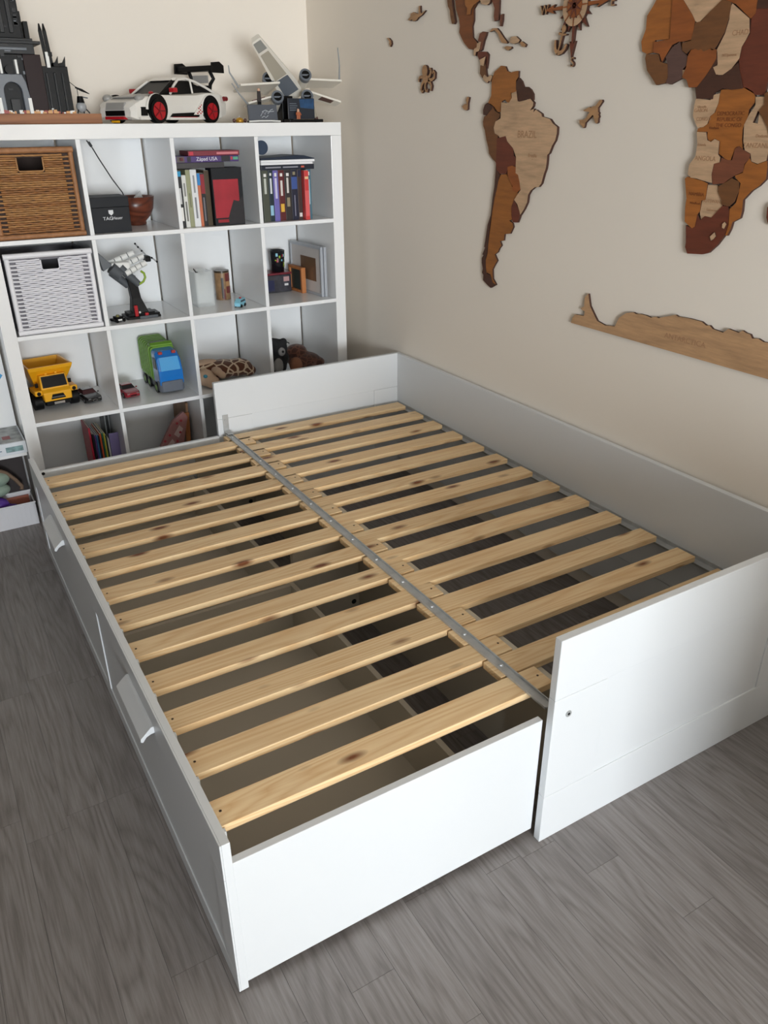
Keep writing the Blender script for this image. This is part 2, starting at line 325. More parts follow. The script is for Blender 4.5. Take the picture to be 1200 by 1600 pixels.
# outlines in millimetres on the right wall: (y, z)
SOUTH_AMERICA = [
    ('colombia_and_venezuela', 'ochre', [(1463,1625),(1450,1650),(1424,1661),(1418,1666),(1394,1663),(1383,1649),(1365,1644),(1340,1647),(1325,1647),(1325,1629),(1335,1620),(1333,1599),(1328,1590),(1343,1584),(1357,1586),(1351,1569),(1365,1556),(1378,1560),(1386,1567),(1402,1562),(1403,1529),(1423,1531),(1441,1546),(1461,1555),(1478,1558),(1469,1570),(1462,1580),(1462,1603)]),
    ('ecuador', 'dark', [(1478,1559),(1450,1548),(1451,1541),(1467,1530),(1479,1520),(1498,1523),(1500,1537),(1492,1553)]),
    ('peru', 'brown', [(1450,1549),(1436,1534),(1415,1526),(1405,1526),(1410,1513),(1425,1504),(1435,1488),(1433,1474),(1427,1463),(1409,1460),(1414,1451),(1415,1418),(1415,1375),(1437,1387),(1456,1402),(1462,1422),(1475,1445),(1486,1474),(1496,1488),(1499,1502),(1494,1517),(1477,1522),(1467,1531),(1453,1539)]),
    ('guyana', 'dark', [(1321,1627),(1306,1617),(1295,1601),(1275,1600),(1259,1592),(1246,1579),(1244,1562),(1254,1565),(1278,1565),(1315,1559),(1322,1568),(1322,1585),(1332,1594),(1333,1614)]),
    ('brazil', 'light', [(1326,1589),(1317,1561),(1308,1559),(1254,1566),(1238,1555),(1240,1545),(1252,1533),(1234,1538),(1235,1527),(1225,1535),(1196,1523),(1193,1515),(1180,1513),(1155,1508),(1139,1495),(1119,1486),(1118,1467),(1123,1448),(1135,1433),(1146,1411),(1154,1406),(1154,1380),(1156,1366),(1163,1350),(1172,1321),(1184,1310),(1203,1308),(1222,1297),(1233,1282),(1235,1260),(1248,1238),(1266,1217),(1271,1229),(1285,1250),(1303,1263),(1287,1281),(1273,1296),(1281,1321),(1291,1342),(1304,1346),(1306,1370),(1307,1395),(1326,1422),(1358,1442),(1368,1458),(1400,1453),(1409,1460),(1428,1465),(1435,1483),(1427,1502),(1401,1511),(1401,1529),(1401,1559),(1373,1556),(1360,1558),(1347,1571),(1351,1584)]),
    ('bolivia', 'red', [(1416,1451),(1400,1453),(1366,1458),(1358,1440),(1326,1421),(1321,1399),(1307,1393),(1304,1367),(1326,1369),(1346,1364),(1356,1342),(1389,1340),(1407,1352),(1415,1375),(1415,1418)]),
    ('chile', 'dark', [(1415,1375),(1407,1352),(1393,1338),(1402,1298),(1413,1261),(1421,1223),(1432,1183),(1436,1144),(1437,1105),(1446,1051),(1443,1022),(1437,1001),(1411,996),(1398,974),(1378,969),(1408,953),(1429,961),(1455,974),(1455,993),(1464,1000),(1460,1014),(1468,1035),(1469,1051),(1460,1063),(1467,1064),(1453,1090),(1458,1092),(1452,1125),(1445,1169),(1430,1202),(1424,1260),(1417,1298),(1415,1346)]),
    ('argentina', 'ochre', [(1386,1338),(1356,1341),(1334,1323),(1317,1298),(1293,1288),(1287,1281),(1305,1263),(1317,1243),(1316,1213),(1310,1199),(1326,1194),(1307,1187),(1302,1175),(1316,1152),(1347,1147),(1349,1126),(1370,1121),(1360,1108),(1372,1096),(1379,1083),(1396,1073),(1379,1054),(1393,1036),(1404,1019),(1399,987),(1378,969),(1393,966),(1409,967),(1414,1001),(1442,1005),(1451,1031),(1438,1070),(1434,1123),(1427,1173),(1420,1240),(1413,1283),(1399,1315)]),
    ('paraguay', 'orange', [(1350,1363),(1326,1369),(1306,1365),(1304,1346),(1292,1343),(1279,1321),(1273,1298),(1289,1287),(1316,1291),(1317,1305),(1334,1323),(1347,1339)]),
    ('uruguay', 'red', [(1305,1263),(1271,1229),(1268,1215),(1279,1192),(1305,1190),(1314,1213),(1316,1238)]),
]
CENTRAL_AMERICA = [
    ('mexico', 'brown2', [(1693,1890),(1542,1874),(1541,1863),(1562,1854),(1579,1840),(1577,1807),(1584,1790),(1578,1757),(1559,1745),(1549,1738),(1553,1727),(1573,1721),(1598,1725),(1627,1744),(1647,1764),(1659,1779),(1656,1796),(1663,1820),(1681,1847)]),
    ('texas', 'ochre', [(1627,1883),(1533,1873),(1545,1859),(1575,1850),(1588,1840),(1592,1825),(1614,1825),(1611,1845),(1625,1855)]),
    ('louisiana', 'light', [(1542,1874),(1490,1868),(1489,1853),(1493,1847),(1505,1843),(1536,1849),(1543,1858)]),
    ('florida', 'red2', [(1490,1868),(1443,1863),(1442,1829),(1442,1796),(1463,1794),(1468,1809),(1466,1831),(1481,1852)]),
    ('baja', 'brown', [(1736,1894),(1709,1892),(1698,1853),(1681,1812),(1688,1805),(1700,1807),(1711,1831),(1714,1848),(1727,1861)]),
    ('yucatan', 'red2', [(1547,1743),(1538,1765),(1521,1770),(1501,1767),(1504,1758),(1514,1743),(1523,1718),(1534,1714),(1531,1733),(1527,1742)]),
    ('guatemala', 'light', [(1553,1738),(1529,1742),(1530,1728),(1540,1715),(1556,1713),(1560,1702),(1569,1705),(1568,1723),(1553,1727)]),
    ('honduras', 'red', [(1547,1714),(1500,1711),(1487,1702),(1489,1679),(1493,1661),(1497,1675),(1497,1696),(1515,1697),(1536,1689),(1549,1703)]),
    ('nicaragua', 'light', [(1532,1689),(1499,1697),(1505,1682),(1508,1669),(1526,1674)]),
    ('costa_rica', 'brown', [(1528,1673),(1508,1669),(1500,1675),(1495,1651),(1490,1639),(1506,1645),(1514,1635),(1528,1648)]),
    ('panama', 'light', [(1512,1637),(1504,1646),(1487,1636),(1470,1641),(1459,1638),(1469,1622),(1480,1625),(1486,1618),(1504,1626)]),
]
LOOSE_PIECES = [
    ('bahama', 'red2', [(1435,1808),(1421,1811),(1421,1794),(1426,1777),(1432,1778)]),
    ('cuba', 'light2', [(1486,1766),(1472,1775),(1448,1774),(1433,1764),(1413,1747),(1390,1730),(1394,1727),(1419,1731),(1426,1739),(1443,1760),(1460,1769)]),
    ('hispaniola', 'light', [(1380,1730),(1372,1744),(1348,1744),(1327,1732),(1334,1726),(1357,1723)]),
    ('jamaica', 'light2', [(1405,1716),(1393,1720),(1369,1717),(1366,1712),(1384,1707)]),
    ('puerto_rico', 'light2', [(1328,1724),(1318,1728),(1296,1718),(1301,1711),(1315,1714)]),
    ('whale_top', 'light2', [(1989,1845),(1973,1852),(1970,1862),(1951,1865),(1929,1859),(1916,1857),(1916,1880),(1907,1881),(1905,1861),(1897,1856),(1871,1863),(1894,1851),(1918,1845),(1934,1837),(1950,1836),(1962,1843),(1978,1840)]),
    ('curl', 'light2', [(2144,1797),(2129,1796),(2111,1785),(2108,1775),(2117,1765),(2126,1775),(2123,1783)]),
    ('whale_low', 'light2', [(1626,1550),(1610,1558),(1598,1555),(1604,1570),(1597,1580),(1585,1578),(1591,1560),(1591,1540),(1601,1537),(1614,1541)]),
    ('plane', 'light2', [(941,1557),(939,1552),(954,1536),(952,1526),(948,1523),(950,1519),(946,1513),(949,1509),(948,1498),(955,1495),(961,1499),(970,1516),(973,1518),(1000,1497),(1002,1485),(1007,1483),(1013,1489),(1024,1495),(1026,1505),(1006,1506),(997,1512),(987,1526),(1008,1528),(1015,1530),(998,1536),(989,1539),(984,1537),(973,1541),(966,1541),(950,1556)]),
    ('madagascar', 'red', [(347,1311),(342,1320),(327,1327),(317,1306),(327,1272),(338,1278),(344,1289)]),
    ('antarctica', 'pale', [(977,909),(971,927),(961,939),(921,942),(919,956),(940,961),(925,972),(926,1000),(912,1013),(899,977),(875,951),(861,937),(826,930),(786,935),(773,964),(747,983),(720,990),(709,987),(693,990),(672,990),(652,987),(633,993),(623,991),(602,999),(566,1011),(557,1008),(517,1010),(476,1009),(460,1002),(449,1004),(438,997),(404,994),(390,1007),(357,1003),(348,1011),(336,1007),(323,1006),(316,997),(298,1000),(282,995),(267,996),(237,997),(201,988),(169,990),(147,905),(245,906)]),
]
AFRICA = [
    ('mauritania', 'ochre2', [(775,1801),(730,1796),(720,1691),(772,1692),(773,1664),(794,1662),(812,1669),(819,1692),(808,1720),(810,1750),(794,1769),(783,1785)]),
    ('mali', 'orange', [(730,1796),(712,1794),(696,1776),(659,1739),(647,1724),(648,1685),(675,1682),(690,1683),(710,1677),(727,1653),(736,1640),(749,1660),(771,1664),(773,1688),(720,1691)]),
    ('algeria', 'light', [(712,1794),(565,1778),(575,1763),(617,1733),(636,1719),(647,1724),(663,1742),(698,1776)]),
    ('libya', 'orange', [(565,1778),(478,1768),(475,1753),(477,1725),(487,1715),(537,1750),(551,1754),(575,1763)]),
    ('niger', 'brown', [(575,1762),(547,1754),(547,1722),(553,1693),(568,1668),(575,1659),(581,1657),(588,1661),(598,1658),(607,1656),(615,1662),(623,1660),(635,1664),(647,1663),(659,1654),(675,1663),(678,1679),(651,1683),(645,1721),(628,1722),(614,1734)]),
    ('chad', 'light', [(544,1751),(490,1716),(483,1687),(489,1674),(498,1659),(499,1635),(516,1615),(539,1602),(559,1604),(571,1620),(559,1627),(568,1658),(552,1690),(546,1720),(550,1743)]),
    ('egypt', 'dark', [(478,1768),(425,1763),(417,1730),(476,1734)]),
    ('sudan', 'red', [(478,1735),(417,1729),(388,1611),(406,1589),(414,1592),(411,1585),(413,1555),(437,1556),(451,1563),(475,1573),(492,1607),(501,1631),(501,1654),(489,1674),(482,1685),(486,1714)]),
    ('guinea', 'brown', [(794,1662),(751,1659),(742,1641),(716,1634),(710,1604),(715,1591),(745,1587),(763,1604),(784,1623),(796,1652)]),
    ('ivory_coast', 'greybrown', [(727,1651),(709,1672),(686,1683),(676,1663),(656,1649),(655,1629),(666,1620),(664,1600),(699,1587),(713,1591),(716,1632)]),
    ('togo', 'light', [(666,1619),(655,1619),(655,1599),(665,1600)]),
    ('nigeria', 'orange', [(646,1662),(635,1664),(623,1660),(615,1662),(607,1656),(598,1658),(588,1661),(568,1658),(565,1639),(576,1620),(589,1602),(611,1578),(636,1578),(647,1596),(662,1602),(654,1624),(654,1649)]),
    ('cameroon', 'dark', [(566,1656),(559,1624),(571,1620),(559,1603),(536,1602),(516,1615),(501,1626),(490,1602),(475,1571),(506,1569),(533,1573),(557,1564),(557,1550),(608,1552),(617,1578),(601,1595),(576,1620),(565,1639)]),
    ('gabon', 'light', [(610,1553),(564,1548),(555,1560),(539,1562),(539,1541),(546,1519),(557,1512),(562,1494),(573,1487),(590,1485),(601,1498),(611,1513),(612,1533)]),
    ('congo', 'ochre2', [(538,1570),(510,1571),(493,1574),(465,1572),(446,1563),(438,1554),(436,1540),(448,1525),(448,1508),(454,1494),(456,1482),(453,1461),(446,1439),(463,1443),(470,1432),(475,1413),(489,1413),(500,1420),(514,1427),(517,1454),(533,1461),(537,1454),(549,1454),(556,1463),(558,1476),(591,1476),(590,1483),(571,1489),(560,1496),(557,1512),(544,1521)]),
    ('angola', 'light', [(590,1476),(560,1475),(553,1457),(541,1453),(531,1460),(516,1455),(513,1425),(505,1418),(505,1407),(521,1403),(523,1378),(517,1358),(546,1362),(568,1366),(586,1367),(598,1375),(598,1398),(582,1419),(582,1448)]),
    ('zambia', 'red2', [(521,1403),(503,1409),(502,1418),(484,1413),(470,1413),(467,1439),(457,1445),(444,1438),(421,1428),(421,1417),(432,1406),(432,1388),(453,1379),(466,1371),(482,1359),(515,1354),(523,1378)]),
    ('tanzania', 'light', [(436,1552),(411,1552),(407,1536),(417,1523),(423,1521),(431,1497),(417,1495),(417,1516),(407,1509),(386,1486),(379,1472),(369,1465),(374,1441),(374,1415),(396,1407),(415,1412),(421,1429),(439,1436),(448,1457),(454,1492),(444,1517),(432,1533)]),
    ('kenya', 'brown', [(412,1558),(401,1563),(372,1549),(357,1486),(369,1465),(379,1472),(386,1486),(408,1511),(419,1521),(407,1536)]),
    ('mozambique', 'ochre2', [(414,1411),(396,1406),(371,1415),(367,1399),(365,1374),(380,1358),(398,1346),(417,1324),(414,1298),(416,1281),(436,1270),(438,1254),(445,1236),(450,1237),(446,1263),(451,1301),(436,1315),(433,1338),(433,1362),(449,1372),(453,1378),(432,1386),(430,1405),(420,1419)]),
    ('namibia', 'ochre2', [(606,1364),(599,1369),(567,1364),(549,1361),(531,1356),(530,1316),(542,1314),(541,1288),(547,1279),(549,1247),(558,1243),(573,1251),(585,1258),(591,1296),(591,1316)]),
    ('botswana', 'light', [(530,1353),(500,1353),(494,1336),(480,1320),(476,1306),(487,1292),(503,1275),(523,1277),(534,1267),(541,1284),(540,1313),(530,1318)]),
    ('zimbabwe', 'brown', [(496,1351),(471,1365),(461,1372),(438,1365),(433,1345),(440,1319),(453,1306),(476,1308),(480,1320),(494,1338)]),
    ('south_africa', 'red', [(579,1249),(558,1243),(548,1249),(547,1279),(536,1266),(523,1277),(503,1274),(487,1292),(475,1306),(458,1306),(451,1295),(448,1259),(452,1237),(469,1211),(492,1188),(511,1182),(560,1178),(570,1194),(570,1206)]),
    ('lesotho', 'light', [(494,1229),(482,1241),(476,1232),(482,1224),(489,1219)]),
    ('eswatini', 'light', [(463,1263),(457,1269),(451,1264),(455,1252),(462,1254)]),
]

# ------------------------------------------------------------------ the wooden world map on the right wall
WC = {'light': (208, 172, 136), 'light2': (186, 142, 100), 'pale': (196, 156, 116), 'ochre': (166, 104, 46), 'ochre2': (172, 104, 44), 'orange': (158, 88, 38), 'brown': (124, 80, 44),
      'brown2': (134, 76, 34), 'dark': (80, 48, 34), 'red': (114, 56, 36), 'red2': (128, 74, 50), 'greybrown': (104, 76, 68)}
def wood_of(c):
    col = WC[c]; return WOOD('map_wood_' + c, tuple(min(255, v * 1.06) for v in col), tuple(v * 0.84 for v in col), axis=1, fine=120, stretch=0.12, rings=7, tint=0.05, rough=0.6, distort=4, ringmix=0.35)
burnt_m = M('burnt_wood_edge', (62, 34, 22), 0.8)
ink_m = M('engraved_letter', (172, 132, 98), 0.8); ink_dark = M('engraved_letter_dark', (118, 66, 30), 0.8)
def cut_piece(name, col, pts, parent, th, back=0.0):
    """a sawn piece of plywood lying flat on the wall, its sawn edge burnt"""
    poly = [(a / 1000.0, b / 1000.0) for a, b in pts]
    o = MB().prism(poly, XW - th, XW - back, 'x').build(name, wood_of(col), parent)
    o.data.materials.append(burnt_m)
    for i, f in enumerate(o.data.polygons):
        if abs(f.normal.x) < 0.5: f.material_index = 1
    return o
def wall_text(body, y, z, size, parent, th, m=None, sx=1.0):
    return text('lettering', body, size, m or ink_m, parent, (XW - th - 0.0003, y, z), Matrix(((0, 0, -1), (-1, 0, 0), (0, 1, 0))).to_euler(), sx=sx)
def rest(i): return 0.0070 + 0.0005 * ((i * 5) % 7)
sam = thing('map_continent', 'wooden South America of the wall map, pale Brazil on its right', 'wall map')
TH = {}
for i, (n, c, p) in enumerate(SOUTH_AMERICA):
    TH[n] = rest(i); cut_piece('country_piece', c, p, sam, TH[n])
wall_text('BRAZIL', 1.259, 1.463, 0.030, sam, TH['brazil']); wall_text('Brasilia', 1.225, 1.402, 0.015, sam, TH['brazil']); wall_text('.', 1.224, 1.396, 0.02, sam, TH['brazil'])
cam_ = thing('map_continent', 'brown wooden Mexico and Central America strip of the wall map, cut by the top edge', 'wall map')
for i, (n, c, p) in enumerate(CENTRAL_AMERICA): cut_piece('country_piece', c, p, cam_, 0.0110 if n == 'texas' else rest(i))
afr = thing('map_continent', 'wooden Africa of the wall map with many brown country pieces', 'wall map')
for i, (n, c, p) in enumerate(AFRICA):
    TH[n] = 0.0115 if n in ('lesotho', 'eswatini') else rest(i); cut_piece('country_piece', c, p, afr, TH[n])
for body, y, z, s, n in (('DEMOCRATIC', 0.498, 1.517, 0.0125, 'congo'), ('REPUBLIC OF', 0.499, 1.504, 0.0125, 'congo'), ('THE CONGO', 0.499, 1.491, 0.0125, 'congo'), ('Kinshasa', 0.540, 1.485, 0.0085, 'congo'),
                         ('TANZANIA', 0.408, 1.447, 0.0155, 'tanzania'), ('Dodoma', 0.398, 1.468, 0.010, 'tanzania'), ('ANGOLA', 0.550, 1.414, 0.0155, 'angola'), ('Luanda', 0.567, 1.446, 0.009, 'angola'),
                         ('GABON', 0.588, 1.525, 0.0115, 'gabon'), ('Libreville', 0.586, 1.533, 0.0075, 'gabon'), ('CONGO', 0.576, 1.505, 0.0115, 'gabon'), ('NAMIBIA', 0.561, 1.328, 0.0125, 'namibia'), ('Windhoek', 0.560, 1.306, 0.0085, 'namibia'),
                         ('BOTSWANA', 0.507, 1.314, 0.0115, 'botswana'), ('Gaborone', 0.505, 1.293, 0.0085, 'botswana'), ('CHAD', 0.508, 1.689, 0.016, 'chad'), ("N'Djamena", 0.529, 1.644, 0.009, 'chad')):
    wall_text(body, y, z, s, afr, TH[n], ink_dark if n in ('congo', 'namibia') else None)
LBL = {'bahama': ('map_island', 'thin upright brown wooden islet right of wooden Florida', 'wall map'), 'cuba': ('map_island', 'long slanting wooden island, Cuba of the wall map', 'wall map'),
       'hispaniola': ('map_island', 'pale wooden island right of Cuba on the wall map', 'wall map'), 'jamaica': ('map_island', 'small flat oval wooden island below Cuba', 'wall map'),
       'puerto_rico': ('map_island', 'small brown wooden island at the right end of the Caribbean row', 'wall map'), 'whale_top': ('whale_ornament', 'small wooden whale with forked tail near the wall top', 'ornament'),
       'curl': ('map_island', 'tiny curved wooden sliver, leftmost piece on the wall', 'wall map'), 'whale_low': ('whale_ornament', 'small upright wooden whale left of South America', 'ornament'),
       'plane': ('airplane_ornament', 'small wooden airplane silhouette between South America and Africa', 'ornament'), 'madagascar': ('map_island', 'red-brown wooden island cut by the right picture edge', 'wall map'),
       'antarctica': ('map_continent', 'long pale wooden Antarctica strip low on the right wall', 'wall map')}
for i, (n, c, p) in enumerate(LOOSE_PIECES):
    o = cut_piece(LBL[n][0], c, p, None, 0.008); tag(o, LBL[n][1], LBL[n][2])
    if n == 'antarctica': wall_text('ANTARCTICA', 0.522, 0.948, 0.0215, o, 0.008, sx=1.06)
# octopus: head, body and curling arms
octo = thing('octopus_ornament', 'small wooden octopus with curled arms on the right wall', 'ornament')
def flat_stroke(pts, w, parent, name, col, th=0.009):
    P = [Vector((a / 1000.0, b / 1000.0, 0)) for a, b in pts]; L = []; R = []
    for i, p in enumerate(P):
        d = (P[min(i + 1, len(P) - 1)] - P[max(i - 1, 0)]).normalized(); nrm = Vector((-d.y, d.x, 0)); k = w * (1.0 - 0.45 * i / (len(P) - 1))
        L.append(p + nrm * k); R.append(p - nrm * k)
    return cut_piece(name, col, [(v.x * 1000, v.y * 1000) for v in L + R[::-1]], parent, th)
def oval(cy, cz, ry, rz, n=20): return [(cy + ry * math.cos(2 * math.pi * i / n), cz + rz * math.sin(2 * math.pi * i / n)) for i in range(n)]
cut_piece('head', 'light2', oval(1867, 1671, 18, 20), octo, 0.0105); cut_piece('body', 'light2', oval(1861, 1645, 17, 14), octo, 0.0098)
for arm in ([(1872, 1648), (1890, 1653), (1902, 1652), (1908, 1645), (1907, 1637)], [(1848, 1646), (1834, 1655), (1826, 1667), (1832, 1677), (1840, 1676)], [(1846, 1642), (1820, 1641), (1804, 1648), (1803, 1662), (1812, 1669), (1818, 1660)],
            [(1848, 1640), (1830, 1631), (1822, 1620), (1827, 1605)], [(1860, 1640), (1866, 1622), (1860, 1606), (1850, 1603), (1848, 1612)], [(1870, 1642), (1886, 1628), (1893, 1612), (1885, 1602), (1875, 1608)]):
    flat_stroke(arm, 0.0058, octo, 'arm', 'light2', 0.009)
# compass rose
cy, cz = 1085, 1800
rose = thing('compass_rose', 'wooden compass rose with letters at the top of the right wall', 'ornament')
def radial(poly, ang, name, col, th):
    ca, sa = math.cos(ang), math.sin(ang)
    return cut_piece(name, col, [(cy + (r * ca - t * sa), cz + (r * sa + t * ca)) for r, t in poly], rose, th)
for k in range(16):
    if k % 4: radial([(38, -9), (38, 9), (80 if k % 2 == 0 else 68, 0)], math.pi * k / 8, 'star_point', 'red', 0.0072 + 0.0002 * (k % 3))
for k in range(4): radial([(30, -6), (30, 6), (96, 3.5), (88, 12), (130, 0), (88, -12), (96, -3.5)], math.pi * k / 2, 'arrow', 'orange' if k != 3 else 'red', 0.0092)
cut_piece('dial', 'light', oval(cy, cz, 51, 51, 40), rose, 0.0110); cut_piece('hub', 'orange', oval(cy, cz, 30, 30, 32), rose, 0.0128)
for k in range(16):
    if k % 2 == 0: radial([(26, -2.2), (26, 2.2), (51, 1.4), (51, -1.4)], math.pi * k / 8, 'spoke', 'orange', 0.0122)
for k in range(8): radial([(2, -5), (2, 5), (34, 0)], math.pi * (k + 0.5) / 4, 'star_ray', 'red', 0.0140)
for ch, y, z in (('S', 1079, 1657), ('W', 1220, 1801), ('E', 938, 1796), ('N', 1085, 1945)):
    o = text('letter', ch, 0.036, wood_of('light2'), rose, (XW - 0.0045, y / 1000, z / 1000), Matrix(((0, 0, -1), (-1, 0, 0), (0, 1, 0))).to_euler(), depth=0.0045)
    o.data.materials.append(burnt_m)
    for f in o.data.polygons:
        if abs(f.normal.z) < 0.5: f.material_index = 1
anc = thing('anchor_ornament', 'small wooden anchor beside the lower arrow of the compass rose', 'ornament')
flat_stroke([(1129, 1738), (1136, 1712), (1145, 1684)], 0.0042, anc, 'shank', 'light2', 0.0098)
flat_stroke([(1145, 1736), (1128, 1731), (1112, 1731)], 0.0036, anc, 'stock', 'light2', 0.0105)
cut_piece('ring', 'light2', oval(1126, 1746, 9, 10), anc, 0.0091)
flat_stroke([(1146, 1685), (1155, 1694), (1158, 1706), (1158, 1720)], 0.0058, anc, 'fluke', 'light2', 0.0102); flat_stroke([(1144, 1684), (1126, 1687), (1114, 1695), (1108, 1706)], 0.0058, anc, 'fluke', 'light2', 0.0108)

# ------------------------------------------------------------------ baskets
def basket(name, label, cat, x0, x1, z0, z1, cols, hole, depth=0.34):
    """open basket: liner, woven strands in front, wrapped borders"""
    yf = YS + 0.004; root = thing(name, label, cat, ((x0 + x1) / 2, yf, z0)); w = x1 - x0; h = z1 - z0; strand, lightc, darkc, rim = cols
    hx0, hx1, hz0, hz1 = hole; b = 0.022
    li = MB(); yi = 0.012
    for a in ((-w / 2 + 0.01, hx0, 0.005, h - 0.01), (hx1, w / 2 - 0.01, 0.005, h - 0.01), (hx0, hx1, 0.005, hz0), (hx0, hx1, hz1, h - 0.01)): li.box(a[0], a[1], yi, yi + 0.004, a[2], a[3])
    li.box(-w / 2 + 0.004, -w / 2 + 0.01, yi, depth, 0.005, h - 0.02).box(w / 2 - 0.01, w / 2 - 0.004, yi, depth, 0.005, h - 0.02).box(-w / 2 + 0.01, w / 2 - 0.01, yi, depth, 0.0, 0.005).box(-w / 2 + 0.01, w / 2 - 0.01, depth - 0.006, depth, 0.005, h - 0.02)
    li.build('shade_shell', darkc, root)  # shade painted in: dark shell stands for the unlit inside behind the slits
    pitch = 0.0074; n = int((h - 2 * b) / pitch); st = 0.0275
    mats = [MB(), MB()]
    for i in range(n):
        z = b + pitch * (i + 0.5)
        ins = 0.012 if i % 2 else 0.028            # every second strand stops short: open slits at both sides
        segs = [(-w / 2 + b * 0.55 + ins * 0 + (0.0 if i % 2 else 0.0), w / 2 - b * 0.55)]
        a0, a1 = (-w / 2 + b * 0.8, w / 2 - b * 0.8) if i % 2 == 0 else (-w / 2 + b + 0.020, w / 2 - b - 0.020)
        segs = [(a0, a1)] if not (hz0 - 0.003 < z < hz1 + 0.003) else [(a0, hx0 - 0.002), (hx1 + 0.002, a1)]
        for s0, s1 in segs:
            k = max(3, int((s1 - s0) / (st / 3))); pts = []
            for j in range(k + 1):
                x = s0 + (s1 - s0) * j / k
                pts.append((x, 0.0058 + 0.0046 * math.sin(math.pi * x / st + (math.pi if i % 2 else 0)), z + random.uniform(-0.0006, 0.0006)))
            mats[(i * 7 // 3) % 2 if random.random() < 0.8 else random.randint(0, 1)].tube(pts, 0.0037, 6)
    for m, mm in zip(mats, (strand, lightc)):
        o = m.build('woven_strands', mm, root); o['kind'] = 'stuff'
    fr = MB()
    def wrapped(p0, p1, r, turns, name):
        p0, p1 = Vector(p0), Vector(p1); m = MB(); k = turns * 2
        m.tube([p0 + (p1 - p0) * j / k for j in range(k + 1)], [r * (1.0 if j % 2 else 0.88) for j in range(k + 1)], 8); m.build(name, rim, root)
    wrapped((-w / 2, 0.008, h - 0.011), (w / 2, 0.008, h - 0.011), 0.0115, 46, 'top_rim'); wrapped((-w / 2, 0.008, 0.0105), (w / 2, 0.008, 0.0105), 0.0105, 46, 'bottom_rim')
    for s in (-1, 1): wrapped((s * (w / 2 - 0.0105), 0.009, 0.02), (s * (w / 2 - 0.0105), 0.009, h - 0.02), 0.0100, 40, 'side_rim')
    hr = MB(); r = 0.0032
    hr.tube([(hx0, 0.006, hz1), (hx0, 0.006, hz0 + 0.006), (hx0 + 0.006, 0.006, hz0), (hx1 - 0.006, 0.006, hz0), (hx1, 0.006, hz0 + 0.006), (hx1, 0.006, hz1)], r, 6); hr.build('handle_edge', lightc, root)
    return root
brown_c = (M('wicker_brown', (160, 110, 66), 0.5, var=0.35, vscale=45), M('wicker_tan', (178, 130, 80), 0.5, var=0.3, vscale=60), M('wicker_brown_shade', (52, 32, 22), 0.7), M('wicker_rim', (166, 116, 76), 0.6, var=0.3, vscale=50))
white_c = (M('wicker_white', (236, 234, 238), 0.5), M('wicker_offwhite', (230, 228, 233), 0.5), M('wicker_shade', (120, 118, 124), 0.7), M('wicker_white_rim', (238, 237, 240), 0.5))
basket('wicker_basket', 'brown wicker basket with handle hole in the top left compartment', 'basket', CX[0] - 0.001 + 0.012, CX[0] + 0.323, CZ[0] + 0.0005, CZ[0] + 0.313, brown_c, (-0.045, 0.045, 0.232, 0.278))
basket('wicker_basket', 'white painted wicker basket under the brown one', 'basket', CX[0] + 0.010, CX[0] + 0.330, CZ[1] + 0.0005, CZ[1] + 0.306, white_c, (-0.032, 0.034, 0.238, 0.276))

# ------------------------------------------------------------------ boxes and books of the top row
blk = M('black_card', (32, 34, 38), 0.55, spec=0.25); wht_print = M('white_print', (225, 226, 228), 0.5)
tb = thing('gift_box', 'square black gift box with white shield logo and lettering', 'box', (-0.2085, 2.43, CZ[0] + 0.0004))
MB().box(-0.0725, 0.0725, 0, 0.135, 0, 0.093).build('box_base', blk, tb, bevel=0.0015)
MB().box(-0.0735, 0.0735, -0.001, 0.136, 0.0935, 0.1305).build('lid', blk, tb, bevel=0.0015)
RXF = (math.pi / 2, 0, 0)
text('lettering', 'TAG', 0.0175, wht_print, tb, (-0.0145, -0.0006, 0.052), RXF, 'CENTER', sx=1.1); text('lettering', 'Heuer', 0.0155, wht_print, tb, (0.0225, -0.0006, 0.0525), RXF, 'CENTER', sx=0.98)
MB().prism([(-0.009, 0.083), (0.009, 0.083), (0.009, 0.071), (0.0, 0.063), (-0.009, 0.071)], -0.0010, -0.0002, 'y').build('shield_logo', wht_print, tb)
bowl_m = WOOD('bowl_wood', (122, 62, 40), (60, 30, 22), axis=0, fine=90, stretch=0.1, rings=12, tint=0.02, rough=0.3)
MBb = MB().lathe([(0.0, 0.0), (0.036, 0.0), (0.040, 0.006), (0.038, 0.014), (0.058, 0.034), (0.074, 0.064), (0.083, 0.112), (0.079, 0.112), (0.070, 0.066), (0.054, 0.040), (0.0, 0.026)], n=36)
tag(MBb.build('wooden_bowl', bowl_m, loc=(-0.058, 2.645, CZ[0] + 0.0004)), 'dark red-brown wooden bowl behind the black gift box', 'bowl')
pap = MB(); pap.add([(0, 0, 0), (0.045, 0.012, 0.004), (0.036, 0.02, 0.046), (0.006, 0.016, 0.022)], [(0, 1, 2, 3)]); pap.add([(0, 0.001, 0), (0.045, 0.013, 0.004), (0.036, 0.021, 0.046), (0.006, 0.017, 0.022)], [(3, 2, 1, 0)])
tag(pap.build('paper_slip', M('grey_paper', (190, 190, 188), 0.7), loc=(-0.062, 2.63, CZ[0] + 0.088)), 'crumpled grey paper slip sticking out of the wooden bowl', 'paper')
cb = thing('power_cable', 'thin black cable hanging down behind the black gift box', 'cable', (-0.225, 2.575, CZ[0] + 0.02))
MB().tube([(-0.003, 0, 0.308), (0.002, 0, 0.302), (0.012, 0, 0.288), (0.034, 0, 0.242), (0.074, 0, 0.166), (0.106, -0.002, 0.115), (0.112, -0.012, 0.09), (0.118, -0.02, 0.02), (0.10, -0.03, -0.014)], 0.0024, 8).build('cord', dark_m, cb)
